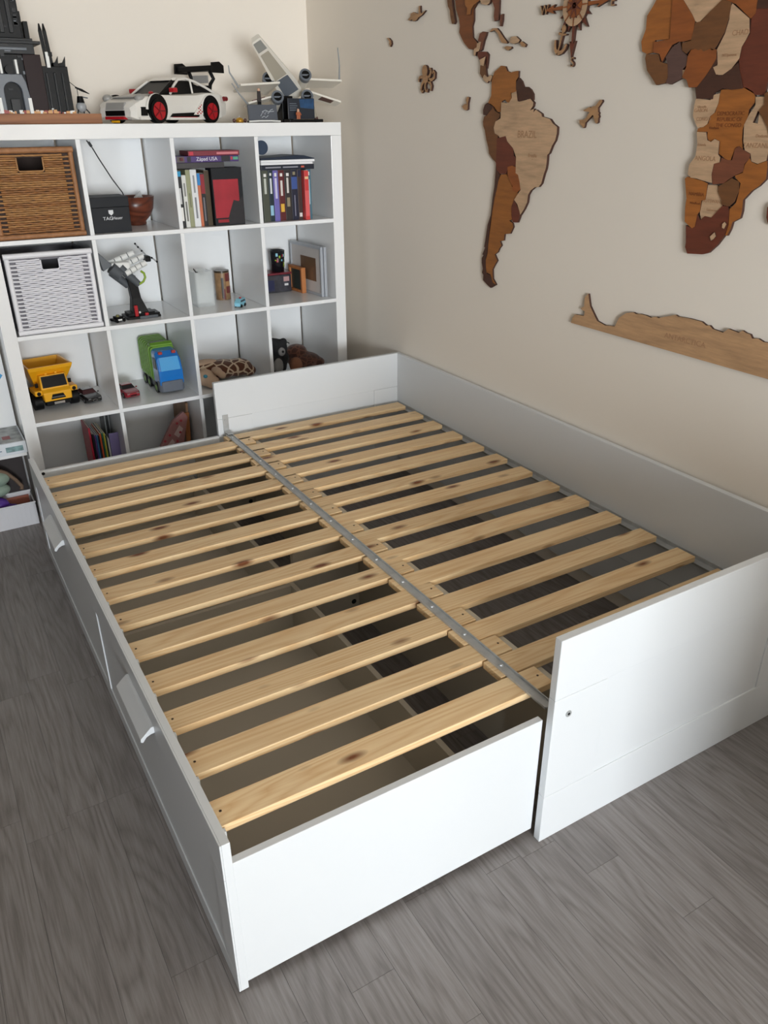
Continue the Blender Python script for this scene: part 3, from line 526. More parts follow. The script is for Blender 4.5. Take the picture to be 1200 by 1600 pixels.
MB().tube([(0.004, 0, 0.302), (0.013, 0, 0.286)], 0.0052, 8).build('plug', dark_m, cb)

def book(name, label, x, w, h, d, y, z, col, strips=(), title=None, group='upright books', tcol=(225, 220, 210), cat='book', lean=0.0, rz=0.0):
    r = thing(name, label, cat, (x, y, z), group=group, rot=(0, lean, rz)); c = M('cover_%d_%d_%d' % col, col, 0.4)
    MB().box(0, w, 0, d, 0, h).build('cover', c, r, bevel=0.0012)
    MB().box(0.0016, w - 0.0016, 0.003, d + 0.0008, 0.002, h + 0.0006).build('pages', M('paper_pages', (226, 220, 205), 0.8), r)
    for (a, b, u, v, sc) in strips: MB().box(w * a, w * b, -0.0007, 0.0001, h * u, h * v).build('spine_print', M('print_%d_%d_%d' % sc, sc, 0.5), r)
    return r
z1 = CZ[0] + 0.0005; yb = 2.425
W_, B_ = (235, 233, 228), (30, 30, 34)
bk = [('black paperback with blue label and white spine letters, first in its row', 0.064, 0.022, 0.215, (30, 31, 34), [(0.25, 0.75, 0.12, 0.36, W_), (0.3, 0.7, 0.42, 0.7, (200, 200, 200)), (0.05, 0.95, 0.9, 0.99, (40, 150, 196))]),
      ('thin white book with grey spine print, shorter than its neighbours', 0.0865, 0.0175, 0.198, (222, 222, 216), [(0.3, 0.7, 0.12, 0.5, (120, 120, 116)), (0.3, 0.7, 0.6, 0.85, (140, 140, 136))]),
      ('plain olive green book between two white books', 0.1045, 0.0185, 0.217, (154, 156, 122), [(0.35, 0.65, 0.35, 0.6, (120, 122, 92))]),
      ('thick white book with grey title right of the olive book', 0.1235, 0.0265, 0.218, (228, 229, 230), [(0.35, 0.62, 0.15, 0.52, (130, 132, 138)), (0.35, 0.62, 0.6, 0.9, (150, 152, 156))]),
      ('thin orange book with bright blue spine top', 0.1505, 0.0125, 0.203, (200, 112, 78), [(0.0, 1.0, 0.78, 1.0, (42, 132, 198))]),
      ('thin book with red upper and black lower spine', 0.1635, 0.0165, 0.203, (34, 32, 36), [(0.0, 1.0, 0.62, 0.98, (146, 34, 44)), (0.3, 0.65, 0.1, 0.55, (120, 116, 120))]),
      ('dark olive brown book beside the red and black box', 0.1805, 0.0210, 0.212, (72, 58, 38), [])]
for l, x, w, h, c, s in bk: book('book', l, x, w, h, 0.15, yb, z1, c, s, group='upright books in the third compartment')
# black and red toy box, its picture left plain
tbx = thing('toy_box', 'black toy box with a plain red picture panel beside the books', 'box', (0.2055, 2.405, z1))
MB().box(0, 0.131, 0, 0.07, 0, 0.222).build('carton', blk, tbx, bevel=0.001)
MB().box(0.004, 0.112, -0.0012, -0.0001, 0.03, 0.178).build('picture_panel', M('print_red', (168, 38, 52), 0.35, var=0.25, vscale=14), tbx)
MB().prism([(0.129, 0.004), (0.129, 0.115), (0.108, 0.092), (0.086, 0.098), (0.070, 0.06), (0.058, 0.03), (0.06, 0.004)], -0.0022, -0.0013, 'y').build('dark_corner', M('print_charcoal', (32, 28, 32), 0.5, var=0.4, vscale=40), tbx)
MB().box(0.012, 0.06, -0.0012, -0.0001, 0.012, 0.024).build('red_strip', M('print_red2', (150, 26, 36), 0.4), tbx)
# flat books on top
def flatbook(label, x, y, z, w, d, h, col, rz, strips=(), title=None):
    r = thing('book', label, 'book', (x, y, z), rz, group='books lying on top of the upright ones'); c = M('cover_%d_%d_%d' % col, col, 0.4)
    MB().box(0, w, 0, d, 0, h).build('cover', c, r, bevel=0.001)
    MB().box(0.003, w + 0.0006, 0.003, d - 0.003, 0.0022, h - 0.0022).build('pages', M('paper_pages', (226, 220, 205), 0.8), r)
    for (a, b, u, v, sc) in strips: MB().box(w * a, w * b, -0.0007, 0.0001, h * u, h * v).build('spine_print', M('print_%d_%d_%d' % sc, sc, 0.5), r)
    if title: text('lettering', title[0], title[1], M('print_235_233_240', (235, 233, 240), 0.5), r, (w * title[2], -0.0008, h * 0.5), RXF, 'CENTER', sx=1.0)
    return r
zt = z1 + 0.2225
flatbook('thick dark grey book lying flat under the purple one', 0.0665, 2.415, zt, 0.20, 0.14, 0.021, (58, 56, 58), -0.02)
flatbook('purple travel guide with white title lying flat', 0.067, 2.414, zt + 0.0215, 0.262, 0.13, 0.0235, (74, 50, 112), -0.03, [(0.72, 0.86, 0.05, 0.95, (30, 26, 34)), (0.02, 0.14, 0.05, 0.95, (92, 84, 82)), (0.06, 0.12, 0.3, 0.8, (168, 62, 74)), (0.18, 0.24, 0.1, 0.9, (30, 26, 40)), (0.87, 0.90, 0.3, 0.8, (196, 60, 76)), (0.91, 0.99, 0.3, 0.75, (88, 170, 136))], ('Západ USA', 0.019, 0.49))
flatbook('dark red book lying on top of the purple guide', 0.118, 2.405, zt + 0.0455, 0.212, 0.13, 0.018, (122, 24, 44), -0.05, [(0.02, 0.1, 0.15, 0.85, (196, 40, 62)), (0.55, 0.97, 0.25, 0.7, (206, 120, 128))])
# fourth compartment: paperbacks
G2 = 'paperbacks in the fourth compartment'
sp = [(0.030, (74, 78, 66), 'olive grey paperback at the left end of the paperback row', [(0.3, 0.65, 0.55, 0.85, (196, 200, 190)), (0.3, 0.7, 0.88, 0.94, W_)]),
      (0.021, (26, 44, 54), 'dark teal paperback with pale blue patch low on its spine', [(0.3, 0.7, 0.55, 0.85, (220, 224, 226)), (0.1, 0.8, 0.12, 0.32, (150, 196, 220)), (0.3, 0.7, 0.9, 0.95, W_)]),
      (0.025, (112, 104, 176), 'lavender blue paperback, brightest purple spine of its row', [(0.3, 0.7, 0.45, 0.85, (206, 202, 230)), (0.3, 0.7, 0.88, 0.95, W_)]),
      (0.028, (94, 32, 34), 'maroon paperback with a yellow word low on its spine', [(0.3, 0.65, 0.5, 0.8, (222, 216, 210)), (0.2, 0.8, 0.18, 0.34, (226, 178, 62)), (0.3, 0.7, 0.88, 0.94, W_)]),
      (0.031, (48, 42, 42), 'charcoal paperback with a beige block on its spine', [(0.3, 0.6, 0.55, 0.85, (214, 210, 204)), (0.25, 0.7, 0.28, 0.46, (150, 138, 110)), (0.3, 0.7, 0.88, 0.94, W_)]),
      (0.030, (28, 30, 52), 'navy paperback with a royal blue band on its upper spine', [(0.05, 0.95, 0.62, 0.86, (58, 84, 150)), (0.4, 0.55, 0.08, 0.5, (130, 130, 150)), (0.3, 0.7, 0.9, 0.96, (150, 140, 110))]),
      (0.021, (66, 48, 44), 'dark brown paperback with white dots at its foot', [(0.2, 0.8, 0.06, 0.14, W_), (0.1, 0.9, 0.86, 0.99, (24, 28, 58))]),
      (0.021, (206, 62, 60), 'bright red paperback pulled forward from its row', [(0.1, 0.9, 0.83, 0.88, (240, 200, 150)), (0.05, 0.95, 0.08, 0.6, (226, 96, 96))]),
      (0.024, (74, 112, 128), 'teal grey paperback at the right end of the paperback row', [(0.3, 0.7, 0.3, 0.8, (166, 200, 210)), (0.3, 0.7, 0.88, 0.95, W_)])]
x = 0.4325
for i, (w, c, l, s) in enumerate(sp):
    book('book', l, x, w - 0.0008, 0.2035 if i != 7 else 0.2, 0.13, 2.425 if i != 7 else 2.398, z1, c, s, group=G2); x += w
r = thing('book', 'navy hardcover lying flat on the paperback row', 'book', (0.4285, 2.415, z1 + 0.2045))
MB().box(0, 0.248, 0, 0.16, 0, 0.020).build('cover', M('cover_navy', (22, 28, 44), 0.4), r, bevel=0.002)
MB().box(0.02, 0.09, -0.0006, 0, 0.008, 0.013).build('spine_print', M('print_150_150_160', (150, 150, 160), 0.5), r); MB().box(0.10, 0.17, -0.0006, 0, 0.008, 0.013).build('spine_print', M('print_150_150_160', (150, 150, 160), 0.5), r); MB().box(0.185, 0.20, -0.0006, 0, 0.007, 0.014).build('spine_print', M('print_200_90_70', (200, 90, 70), 0.5), r)
r = thing('document_folder', 'dark blue folder with thick white pages lying above the navy hardcover', 'folder', (0.4285, 2.412, z1 + 0.2250))
MB().box(0, 0.240, 0.0, 0.165, 0, 0.009).build('pages', M('white_pages', (240, 240, 242), 0.6), r, bevel=0.001); MB().box(0, 0.249, -0.001, 0.17, 0.0095, 0.019).build('pages', M('white_pages', (240, 240, 242), 0.6), r, bevel=0.001)
MB().prism([(0, 0.0195), (0.25, 0.0195), (0.25, 0.0225), (0.20, 0.034), (0.17, 0.035), (0.0, 0.0265)], 0.0, 0.17, 'y').build('cover', M('cover_navy2', (20, 36, 56), 0.45), r, bevel=0.001)
tag(MB().cyl((0.442, 2.424, z1 + 0.292), (0.442, 2.430, z1 + 0.292), 0.0275, n=36).build('round_disc', M('navy_disc', (34, 54, 78), 0.5)), 'round navy disc standing at the left on the blue folder', 'disc')

# ------------------------------------------------------------------ second row
lw = M('toy_white', (234, 234, 230), 0.3); lb = M('toy_black', (10, 10, 11), 0.4, spec=0.22); lg = M('toy_grey', (88, 92, 96), 0.4, spec=0.3); lr = M('toy_red', (176, 24, 34), 0.3); lgreen = M('toy_lime', (140, 170, 40), 0.3); llg = M('toy_light_grey', (160, 163, 165), 0.35)
YA = 2.50; z2 = CZ[1] + 0.0005
arm = thing('brick_robot_hand', 'brick-built white mechanical hand rising from a black stand', 'toy', (-0.13, YA, z2))
def A(x, z, dy=0.0): return (x + 0.13, dy, z - z2)
MB().box(-0.072, 0.070, -0.05, 0.05, 0, 0.010).box(-0.06, 0.05, -0.035, 0.04, 0.010, 0.022).box(0.02, 0.068, -0.045, 0.03, 0.010, 0.018).build('base', lb, arm, bevel=0.0015)
MB().box(-0.02, 0.055, -0.058, -0.050, 0.0, 0.012).build('base_plate', lg, arm, bevel=0.001)
MB().loft([[(-0.040, -0.03, 0.02), (0.026, -0.03, 0.02), (0.026, 0.03, 0.02), (-0.040, 0.03, 0.02)], [(-0.034, -0.02, 0.08), (0.004, -0.02, 0.08), (0.004, 0.02, 0.08), (-0.034, 0.02, 0.08)], [(-0.042, -0.018, 0.17), (-0.006, -0.018, 0.17), (-0.006, 0.018, 0.17), (-0.042, 0.018, 0.17)]]).build('pillar', lb, arm, bevel=0.002)
MB().cyl(A(-0.128, 0.90, -0.02), A(-0.195, 0.975, -0.02), 0.014, 0.018, n=10).build('forearm_shell', lg, arm); MB().cyl(A(-0.165, 0.895, 0.012), A(-0.225, 0.955, 0.012), 0.015, 0.018, n=10).build('forearm_shell', lg, arm)
MB().cyl(A(-0.20, 0.945, -0.03), A(-0.232, 0.978, -0.03), 0.022, 0.024, n=12).build('wrist', lg, arm)
MB().cbox(A(-0.19, 0.977, 0), (0.075, 0.05, 0.035), Matrix.Rotation(0, 4, 'Y')).build('palm', lw, arm, bevel=0.006)
for (p0, p1, dy) in (((-0.228, 0.985), (-0.118, 1.022), 0.03), ((-0.195, 0.972), (-0.086, 1.010), 0.0), ((-0.178, 0.950), (-0.088, 0.988), -0.03)):
    a, b = Vector(A(*p0, dy)), Vector(A(*p1, dy))
    for k in range(4):
        t0, t1 = k / 4 + 0.008, (k + 1) / 4 - 0.02
        MB().cyl(a + (b - a) * t0, a + (b - a) * t1, 0.0125, 0.0115, n=14).build('finger_joint', lw, arm)
    MB().cyl(a + (b - a) * 0.01, a + (b - a) * 0.98, 0.008, n=8).build('finger_core', lg, arm)
MB().cbox(A(-0.078, 1.0, -0.01), (0.022, 0.05, 0.022), None).build('fingertip', lb, arm, bevel=0.004)
MB().tube([A(-0.116, 1.060), A(-0.096, 1.035), A(-0.078, 1.012), A(-0.052, 0.997), A(-0.036, 0.982)], 0.0032, 8).build('thin_rod', llg, arm)
for p in ((-0.116, 1.060), (-0.106, 1.046), (-0.093, 1.03), (-0.055, 0.999), (-0.036, 0.982)): MB().ball(A(*p, -0.003), 0.0042, 8, 6).build('rod_bead', lb, arm)
MB().tube([A(-0.115, 0.955, -0.03), A(-0.103, 0.945, -0.03), A(-0.100, 0.928, -0.03), A(-0.110, 0.912, -0.03), A(-0.128, 0.903, -0.03)], 0.0048, 8).build('lime_hose', lgreen, arm)
MB().loft([[A(-0.275, 1.035, -0.012), A(-0.268, 1.035, -0.012), A(-0.268, 1.035, 0.012), A(-0.275, 1.035, 0.012)], [A(-0.262, 0.965, -0.02), A(-0.222, 0.985, -0.02), A(-0.222, 0.985, 0.02), A(-0.262, 0.965, 0.02)]]).build('rear_vane', lg, arm, bevel=0.002)
MB().box(-0.036, -0.022, -0.046, -0.034, 0.010, 0.055).build('red_lever', lr, arm, bevel=0.002); MB().box(0.004, 0.018, -0.052, -0.04, 0.010, 0.022).build('red_block', lr, arm, bevel=0.001); MB().ball((-0.015, -0.04, 0.025), 0.005, 8, 6).build('white_stud', lw, arm)
sv = thing('small_brick_vehicle', 'little dark brick vehicle left of the robot hand stand', 'toy', (-0.242, 2.45, z2), 0.3)
MB().box(-0.025, 0.025, -0.02, 0.02, 0.004, 0.014).box(-0.012, 0.018, -0.016, 0.016, 0.014, 0.022).build('body', lb, sv, bevel=0.0015); MB().cyl((-0.004, -0.01, 0.022), (-0.004, -0.01, 0.03), 0.006, n=10).build('olive_knob', M('toy_olive', (120, 116, 60), 0.4), sv); MB().box(-0.01, 0.008, -0.0215, -0.02, 0.007, 0.013).build('white_plate', lw, sv)
for sx in (-0.016, 0.016):
    for sy in (-0.021, 0.021): MB().cyl((sx, sy - 0.004, 0.0062), (sx, sy + 0.004, 0.0062), 0.006, n=12).build('wheel', lb, sv)
# vase, tin, toy van
gl = NT('clear_glass'); gl.b.inputs['Base Color'].default_value = (0.93, 0.97, 0.96, 1); gl.b.inputs['Roughness'].default_value = 0.02; gl.b.inputs['Alpha'].default_value = 0.34; gl.b.inputs['IOR'].default_value = 1.5; glass_m = gl.m
def rsq(h, z, n=6, r=0.012):
    out = []
    for cx_, cy_, a0 in ((h - r, h - r, 0), (-h + r, h - r, 90), (-h + r, -h + r, 180), (h - r, -h + r, 270)):
        for i in range(n): a = math.radians(a0 + 90 * i / (n - 1)); out.append((cx_ + r * math.cos(a), cy_ + r * math.sin(a), z))
    return out
va = thing('glass_vase', 'clear square glass vase in the third compartment', 'vase', (0.172, 2.575, z2), 0.06)
MB().loft([rsq(0.043, 0.0), rsq(0.043, 0.15), rsq(0.0395, 0.15, r=0.009), rsq(0.0395, 0.018, r=0.009)], caps=True, smooth=True).build('vase_body', glass_m, va)
tw = MB().tube([(-0.045, -0.046, 0.168), (-0.03, -0.03, 0.150), (-0.02, -0.02, 0.146), (-0.008, -0.005, 0.140), (0.004, 0.0, 0.132), (0.016, 0.01, 0.136), (0.028, 0.02, 0.128)], 0.0026, 6)
tw.build('twig', M('twig_dark', (60, 56, 54), 0.7), None, loc=(0.172, 2.575, z2)); tag(bpy.data.objects['twig'], 'thin dark twig lying in the mouth of the glass vase', 'twig')
tin = thing('picture_tin', 'tall round tin with brown and red picture bands beside the vase', 'tin', (0.298, 2.66, z2))
MB().cyl((0, 0, 0), (0, 0, 0.121), 0.034, n=32).build('tin_body', M('tin_print', (150, 118, 84), 0.35, var=0.5, vscale=28), tin); MB().cyl((0, 0, 0.1212), (0, 0, 0.130), 0.0345, n=32).build('lid', M('tin_lid', (58, 46, 30), 0.35), tin)
def arcplate(name, a0, a1, z0, z1_, m, parent, R=0.0346):
    n = 8; pts = [(R * math.cos(math.radians(a0 + (a1 - a0) * i / n)), R * math.sin(math.radians(a0 + (a1 - a0) * i / n))) for i in range(n + 1)]; inn = [(x * 0.975, y * 0.975) for x, y in pts]
    MB().prism(pts + inn[::-1], z0, z1_, 'z').build(name, m, parent)
tr_ = M('tin_red', (112, 48, 44), 0.4); tdk = M('tin_dark', (44, 40, 36), 0.4); ttan = M('tin_tan', (176, 132, 88), 0.4)
arcplate('print_patch', -85, -20, 0.084, 0.119, tr_, tin); arcplate('print_patch', -80, -25, 0.03, 0.06, tr_, tin); arcplate('print_patch', -80, -30, 0.062, 0.082, ttan, tin); arcplate('print_patch', -118, -100, 0.008, 0.10, tdk, tin); arcplate('print_patch', -112, -90, 0.004, 0.05, tr_, tin)
van = thing('toy_van', 'tiny light blue toy van in front of the picture tin', 'toy car', (0.300, 2.455, z2), 0.75)
vb = M('van_blue', (128, 190, 208), 0.3)
MB().loft([[(-0.03, -0.014, 0.006), (0.03, -0.014, 0.006), (0.03, 0.014, 0.006), (-0.03, 0.014, 0.006)], [(-0.03, -0.014, 0.022), (0.03, -0.014, 0.022), (0.03, 0.014, 0.022), (-0.03, 0.014, 0.022)], [(-0.016, -0.012, 0.036), (0.028, -0.012, 0.036), (0.028, 0.012, 0.036), (-0.016, 0.012, 0.036)]]).build('body', vb, van, bevel=0.002)
MB().box(-0.02, 0.022, -0.0146, 0.0146, 0.023, 0.031).build('windows', M('van_window', (54, 72, 84), 0.15), van); MB().cyl((0.004, 0, 0.036), (0.004, 0, 0.041), 0.005, n=10).build('roof_light', lr, van); MB().box(-0.0318, -0.030, -0.012, 0.012, 0.006, 0.020).build('front_plate', M('van_light_blue', (150, 214, 236), 0.35), van)
for sx in (-0.018, 0.018):
    for sy in (-0.014, 0.014): MB().cyl((sx, sy - 0.003, 0.0072), (sx, sy + 0.003, 0.0072), 0.007, n=14).build('wheel', lb, van)
# fourth compartment of the second row
cs = thing('display_case', 'dark clear case with red lid under the printed glass', 'case', (0.574, 2.70, z2), 0.03)
MB().box(-0.060, 0.072, -0.045, 0.045, 0, 0.082).build('case_body', M('case_dark', (62, 62, 70), 0.12, var=0.4, vscale=60, coat=0.5), cs, bevel=0.004); MB().box(-0.063, 0.075, -0.048, 0.048, 0.0825, 0.092).build('lid', M('case_lid', (120, 44, 54), 0.3), cs, bevel=0.003)
MB().box(0.03, 0.06, -0.0456, -0.0449, 0.05, 0.072).build('sticker', M('sticker_pale', (190, 150, 150), 0.4), cs); MB().box(0.034, 0.054, -0.0456, -0.0449, 0.03, 0.040).build('sticker', M('sticker_white', (220, 220, 220), 0.4), cs)
MB().box(-0.058, -0.02, -0.0456, -0.0449, 0.01, 0.06).build('sticker', M('sticker_blue', (36, 40, 74), 0.4), cs)
tag(MB().box(-0.02, 0.02, -0.006, 0.006, 0, 0.125).build('black_slab', lb, loc=(0.499, 2.66, z2), rot=(0, 0, 0.3), bevel=0.002), 'narrow black slab standing left of the dark clear case', 'box')
gl2 = thing('printed_glass', 'black glass tumbler with coloured print on the red-lidded case', 'glass', (0.598, 2.70, z2 + 0.0925))
MB().lathe([(0.0, 0), (0.030, 0), (0.037, 0.098), (0.0345, 0.098), (0.028, 0.006), (0.0, 0.006)], n=28).build('tumbler', M('tumbler_black', (26, 26, 30), 0.15), gl2)
pr = random.Random(3)
for k in range(14):
    a = pr.uniform(-150, -30); zz = pr.uniform(0.012, 0.075); c = pr.choice(('sticker_white', 'tin_red', 'toy_red', 'van_blue', 'toy_lime', 'case_lid')); arcplate('print_spot', a, a + pr.uniform(8, 18), zz, zz + pr.uniform(0.006, 0.016), bpy.data.materials[c], gl2, R=0.0306 + 0.0715 * (zz + 0.014))
fm = M('frame_grey', (176, 180, 186), 0.3); fm2 = M('frame_dark', (96, 96, 98), 0.4)
for k, (px, py, l) in enumerate(((0.7045, 2.445, 'grey-edged picture frame with brown print leaning against the shelf side'), (0.7195, 2.440, 'second pale picture frame squeezed between the first and the shelf side'))):
    f = thing('framed_picture', l, 'picture frame', (px, py, z2), 0.06, group='picture frames in the fourth compartment')
    MB().box(0.0, 0.0125, 0, 0.30, 0, 0.012).box(0, 0.0125, 0, 0.30, 0.211, 0.2235).box(0, 0.0125, 0, 0.012, 0.012, 0.211).box(0, 0.0125, 0.288, 0.30, 0.012, 0.211).build('frame_border', fm, f, bevel=0.001)
    MB().box(0.004, 0.010, 0.012, 0.288, 0.012, 0.211).build('mat_board', M('mat_board', (206, 200, 196), 0.25), f)
    if k == 0: MB().box(0.0030, 0.0040, 0.055, 0.20, 0.062, 0.168).build('print', M('picture_brown', (116, 88, 66), 0.3, var=0.2, vscale=12), f)
ow = WOOD('orange_wood', (196, 128, 74), (168, 98, 50), axis=2, fine=110, stretch=0.1, rings=8, tint=0.02)
wf_ = thing('wooden_photo_frame', 'small orange wood frame standing in front of the grey picture frame', 'picture frame', (0.664, 2.575, z2), 0.05)
MB().box(0, 0.022, 0, 0.014, 0, 0.118).build('post', ow, wf_, bevel=0.001); MB().box(0, 0.022, 0.0145, 0.12, 0.106, 0.118).build('top_rail', ow, wf_, bevel=0.001); MB().box(0, 0.022, 0.0145, 0.12, 0, 0.012).build('bottom_rail', ow, wf_, bevel=0.001); MB().box(0, 0.022, 0.1205, 0.134, 0, 0.118).build('post', ow, wf_, bevel=0.001); MB().box(0.008, 0.012, 0.0145, 0.12, 0.0125, 0.1055).build('picture', M('picture_green', (58, 66, 62), 0.3), wf_)

# ------------------------------------------------------------------ third row: toy vehicles
z3 = CZ[2] + 0.0005
def wheel(parent, x, y, z, r, w, rim, name='wheel', rr=0.55, axis='x'):
    d = (w / 2, 0, 0) if axis == 'x' else (0, w / 2, 0); c = Vector((x, y, z)); d = Vector(d)
    o = MB().cyl(c - d, c + d, r, n=22).build(name, lb, parent, bevel=min(0.003, w * 0.15))
    MB().cyl(c - d * 1.04, c + d * 1.04, r * rr, n=18).build('hub', rim, o)
    return o
yel = M('toy_yellow', (238, 172, 28), 0.3); chrome = M('toy_chrome', (200, 200, 200), 0.15, 0.9)
du = thing('dump_truck', 'big yellow toy dump truck with black wheels', 'toy truck', (-0.533, 2.625, z3), 0.10)
MB().box(-0.050, 0.050, -0.10, 0.11, 0.026, 0.050).build('chassis', lb, du, bevel=0.003)
for sx in (-1, 1):
    for yy in (-0.060, 0.060): wheel(du, sx * 0.074, yy, 0.0335, 0.033, 0.034, M('hub_dark', (40, 40, 42), 0.4))
MB().loft([[(-0.056, -0.118, 0.045), (0.056, -0.118, 0.045), (0.056, -0.01, 0.045), (-0.056, -0.01, 0.045)], [(-0.058, -0.116, 0.080), (0.058, -0.116, 0.080), (0.058, -0.01, 0.080), (-0.058, -0.01, 0.080)], [(-0.058, -0.098, 0.092), (0.058, -0.098, 0.092), (0.058, -0.01, 0.092), (-0.058, -0.01, 0.092)], [(-0.053, -0.080, 0.146), (0.053, -0.080, 0.146), (0.053, -0.01, 0.146), (-0.053, -0.01, 0.146)]]).build('cab', yel, du, bevel=0.004)
ws = lambda m_, x0, x1, u0, u1, off: m_
def slope_plate(name, m, x0, x1, t0, t1, parent, off):
    a, b = Vector((0, -0.098, 0.092)), Vector((0, -0.080, 0.146)); p0 = a + (b - a) * t0; p1 = a + (b - a) * t1; nrm = Vector((0, -0.054, 0.018)).normalized() * off
    vs = [Vector((x0, p0.y, p0.z)), Vector((x1, p0.y, p0.z)), Vector((x1 * 0.96, p1.y, p1.z)), Vector((x0 * 0.96, p1.y, p1.z))]
    MB().loft([[v - nrm * 0.5 for v in vs], [v + nrm for v in vs]]).build(name, m, parent)
slope_plate('windscreen', M('dark_window', (16, 17, 19), 0.25, spec=0.2), -0.050, 0.050, 0.10, 0.93, du, 0.0015)
MB().prism([(-0.030, 0.052), (0.030, 0.052), (0.022, 0.072), (-0.022, 0.072)], -0.1195, -0.116, 'y').build('grille', lb, du); MB().box(-0.026, 0.026, -0.1205, -0.1185, 0.058, 0.062).build('grille_bar', chrome, du)
MB().prism([(-0.05, -0.12), (0.05, -0.12), (0.058, -0.105), (-0.058, -0.105)], 0.026, 0.044, 'z').build('bumper', lb, du, bevel=0.003); MB().box(-0.022, 0.022, -0.1235, -0.1205, 0.030, 0.040).build('number_plate', chrome, du, bevel=0.001)
for sx in (-1, 1):
    f = MB().box(min(sx * 0.056, sx * 0.088), max(sx * 0.056, sx * 0.088), -0.105, -0.015, 0.069, 0.092).build('fender', yel, du, bevel=0.006)
    MB().cyl((sx * 0.072, -0.1075, 0.080), (sx * 0.072, -0.104, 0.080), 0.008, n=14).build('headlight', lb, f)
    MB().box(min(sx * 0.062, sx * 0.074), max(sx * 0.062, sx * 0.074), -0.075, -0.065, 0.098, 0.116).build('mirror', lb, du, bevel=0.002)
for sx in (-0.02, 0.02): MB().ball((sx, -0.062, 0.148), (0.008, 0.006, 0.006), 10, 6).build('roof_lamp', yel, du)
ho = MB(); top = [(-0.092, -0.075, 0.182), (0.092, -0.075, 0.182), (0.088, 0.12, 0.176), (-0.088, 0.12, 0.176)]; mid = [(-0.088, -0.070, 0.166), (0.088, -0.070, 0.166), (0.084, 0.118, 0.16), (-0.084, 0.118, 0.16)]; bot = [(-0.058, -0.006, 0.075), (0.058, -0.006, 0.075), (0.058, 0.105, 0.075), (-0.058, 0.105, 0.075)]
inn = [(-0.083, -0.066, 0.182), (0.083, -0.066, 0.182), (0.079, 0.111, 0.176), (-0.079, 0.111, 0.176)]; inb = [(-0.054, 0.0, 0.085), (0.054, 0.0, 0.085), (0.054, 0.10, 0.085), (-0.054, 0.10, 0.085)]
ho.loft([bot, mid, top, inn, inb]).build('dump_bed', yel, du, bevel=0.002)

def toy_car(name, label, loc, rz, col, L=0.155, W=0.072, glassc=(40, 34, 36)):
    c = thing(name, label, 'toy car', loc, rz); pm = M('paint_%d_%d_%d' % col, col, 0.22, coat=0.6); hw = W / 2; h = L / 2
    def sec(y, zl, zt, w): return [(-w, y, zl), (w, y, zl), (w * 1.0, y, zl + (zt - zl) * 0.55), (w * 0.9, y, zt), (-w * 0.9, y, zt), (-w * 1.0, y, zl + (zt - zl) * 0.55)]
    MB().loft([sec(-h, 0.010, 0.020, hw * 0.72), sec(-h * 0.96, 0.007, 0.025, hw * 0.86), sec(-h * 0.75, 0.006, 0.029, hw * 0.97), sec(-h * 0.35, 0.006, 0.033, hw), sec(h * 0.5, 0.006, 0.034, hw), sec(h * 0.85, 0.008, 0.033, hw * 0.94), sec(h, 0.012, 0.028, hw * 0.8)]).build('body', pm, c, bevel=0.0015)
    g = M('car_glass_%d_%d_%d' % glassc, glassc, 0.1)
    MB().loft([[(-hw * 0.84, -h * 0.38, 0.032), (hw * 0.84, -h * 0.38, 0.032), (hw * 0.84, h * 0.72, 0.032), (-hw * 0.84, h * 0.72, 0.032)], [(-hw * 0.66, -h * 0.10, 0.046), (hw * 0.66, -h * 0.10, 0.046), (hw * 0.66, h * 0.38, 0.046), (-hw * 0.66, h * 0.38, 0.046)]]).build('windows', g, c)
    MB().box(-hw * 0.66, hw * 0.66, -h * 0.10, h * 0.38, 0.0455, 0.048).build('roof', pm, c, bevel=0.001)
    for sx in (-1, 1):
        for yy in (-h * 0.6, h * 0.58): wheel(c, sx * (hw - 0.004), yy, 0.0125, 0.0122, 0.010, M('hub_silver', (150, 150, 152), 0.3, 0.7))
        MB().box(min(sx * hw * 0.45, sx * hw * 0.75), max(sx * hw * 0.45, sx * hw * 0.75), -h * 0.995, -h * 0.95, 0.0195, 0.0235).build('headlight', chrome, c); MB().box(min(sx * hw, sx * (hw + 0.006)), max(sx * hw, sx * (hw + 0.006)), -h * 0.26, -h * 0.2, 0.031, 0.036).build('mirror', pm, c)
    MB().box(-hw * 0.4, hw * 0.4, -h - 0.0008, -h + 0.002, 0.0115, 0.0165).build('grille', lb, c)
    return c
bc = toy_car('toy_car', 'small black toy car right of the yellow dump truck', (-0.388, 2.595, z3), 0.16, (26, 26, 28), glassc=(74, 44, 46))
MB().tube([(0.010 * math.cos(a * 0.52), -0.0795, 0.0150 + 0.0042 * math.sin(a * 0.52)) for a in range(13)], 0.0008, 6).build('badge_ring', chrome, bc)
toy_car('toy_car', 'small dark red toy car left of the garbage truck', (-0.224, 2.575, z3), 0.12, (142, 26, 40), W=0.070)
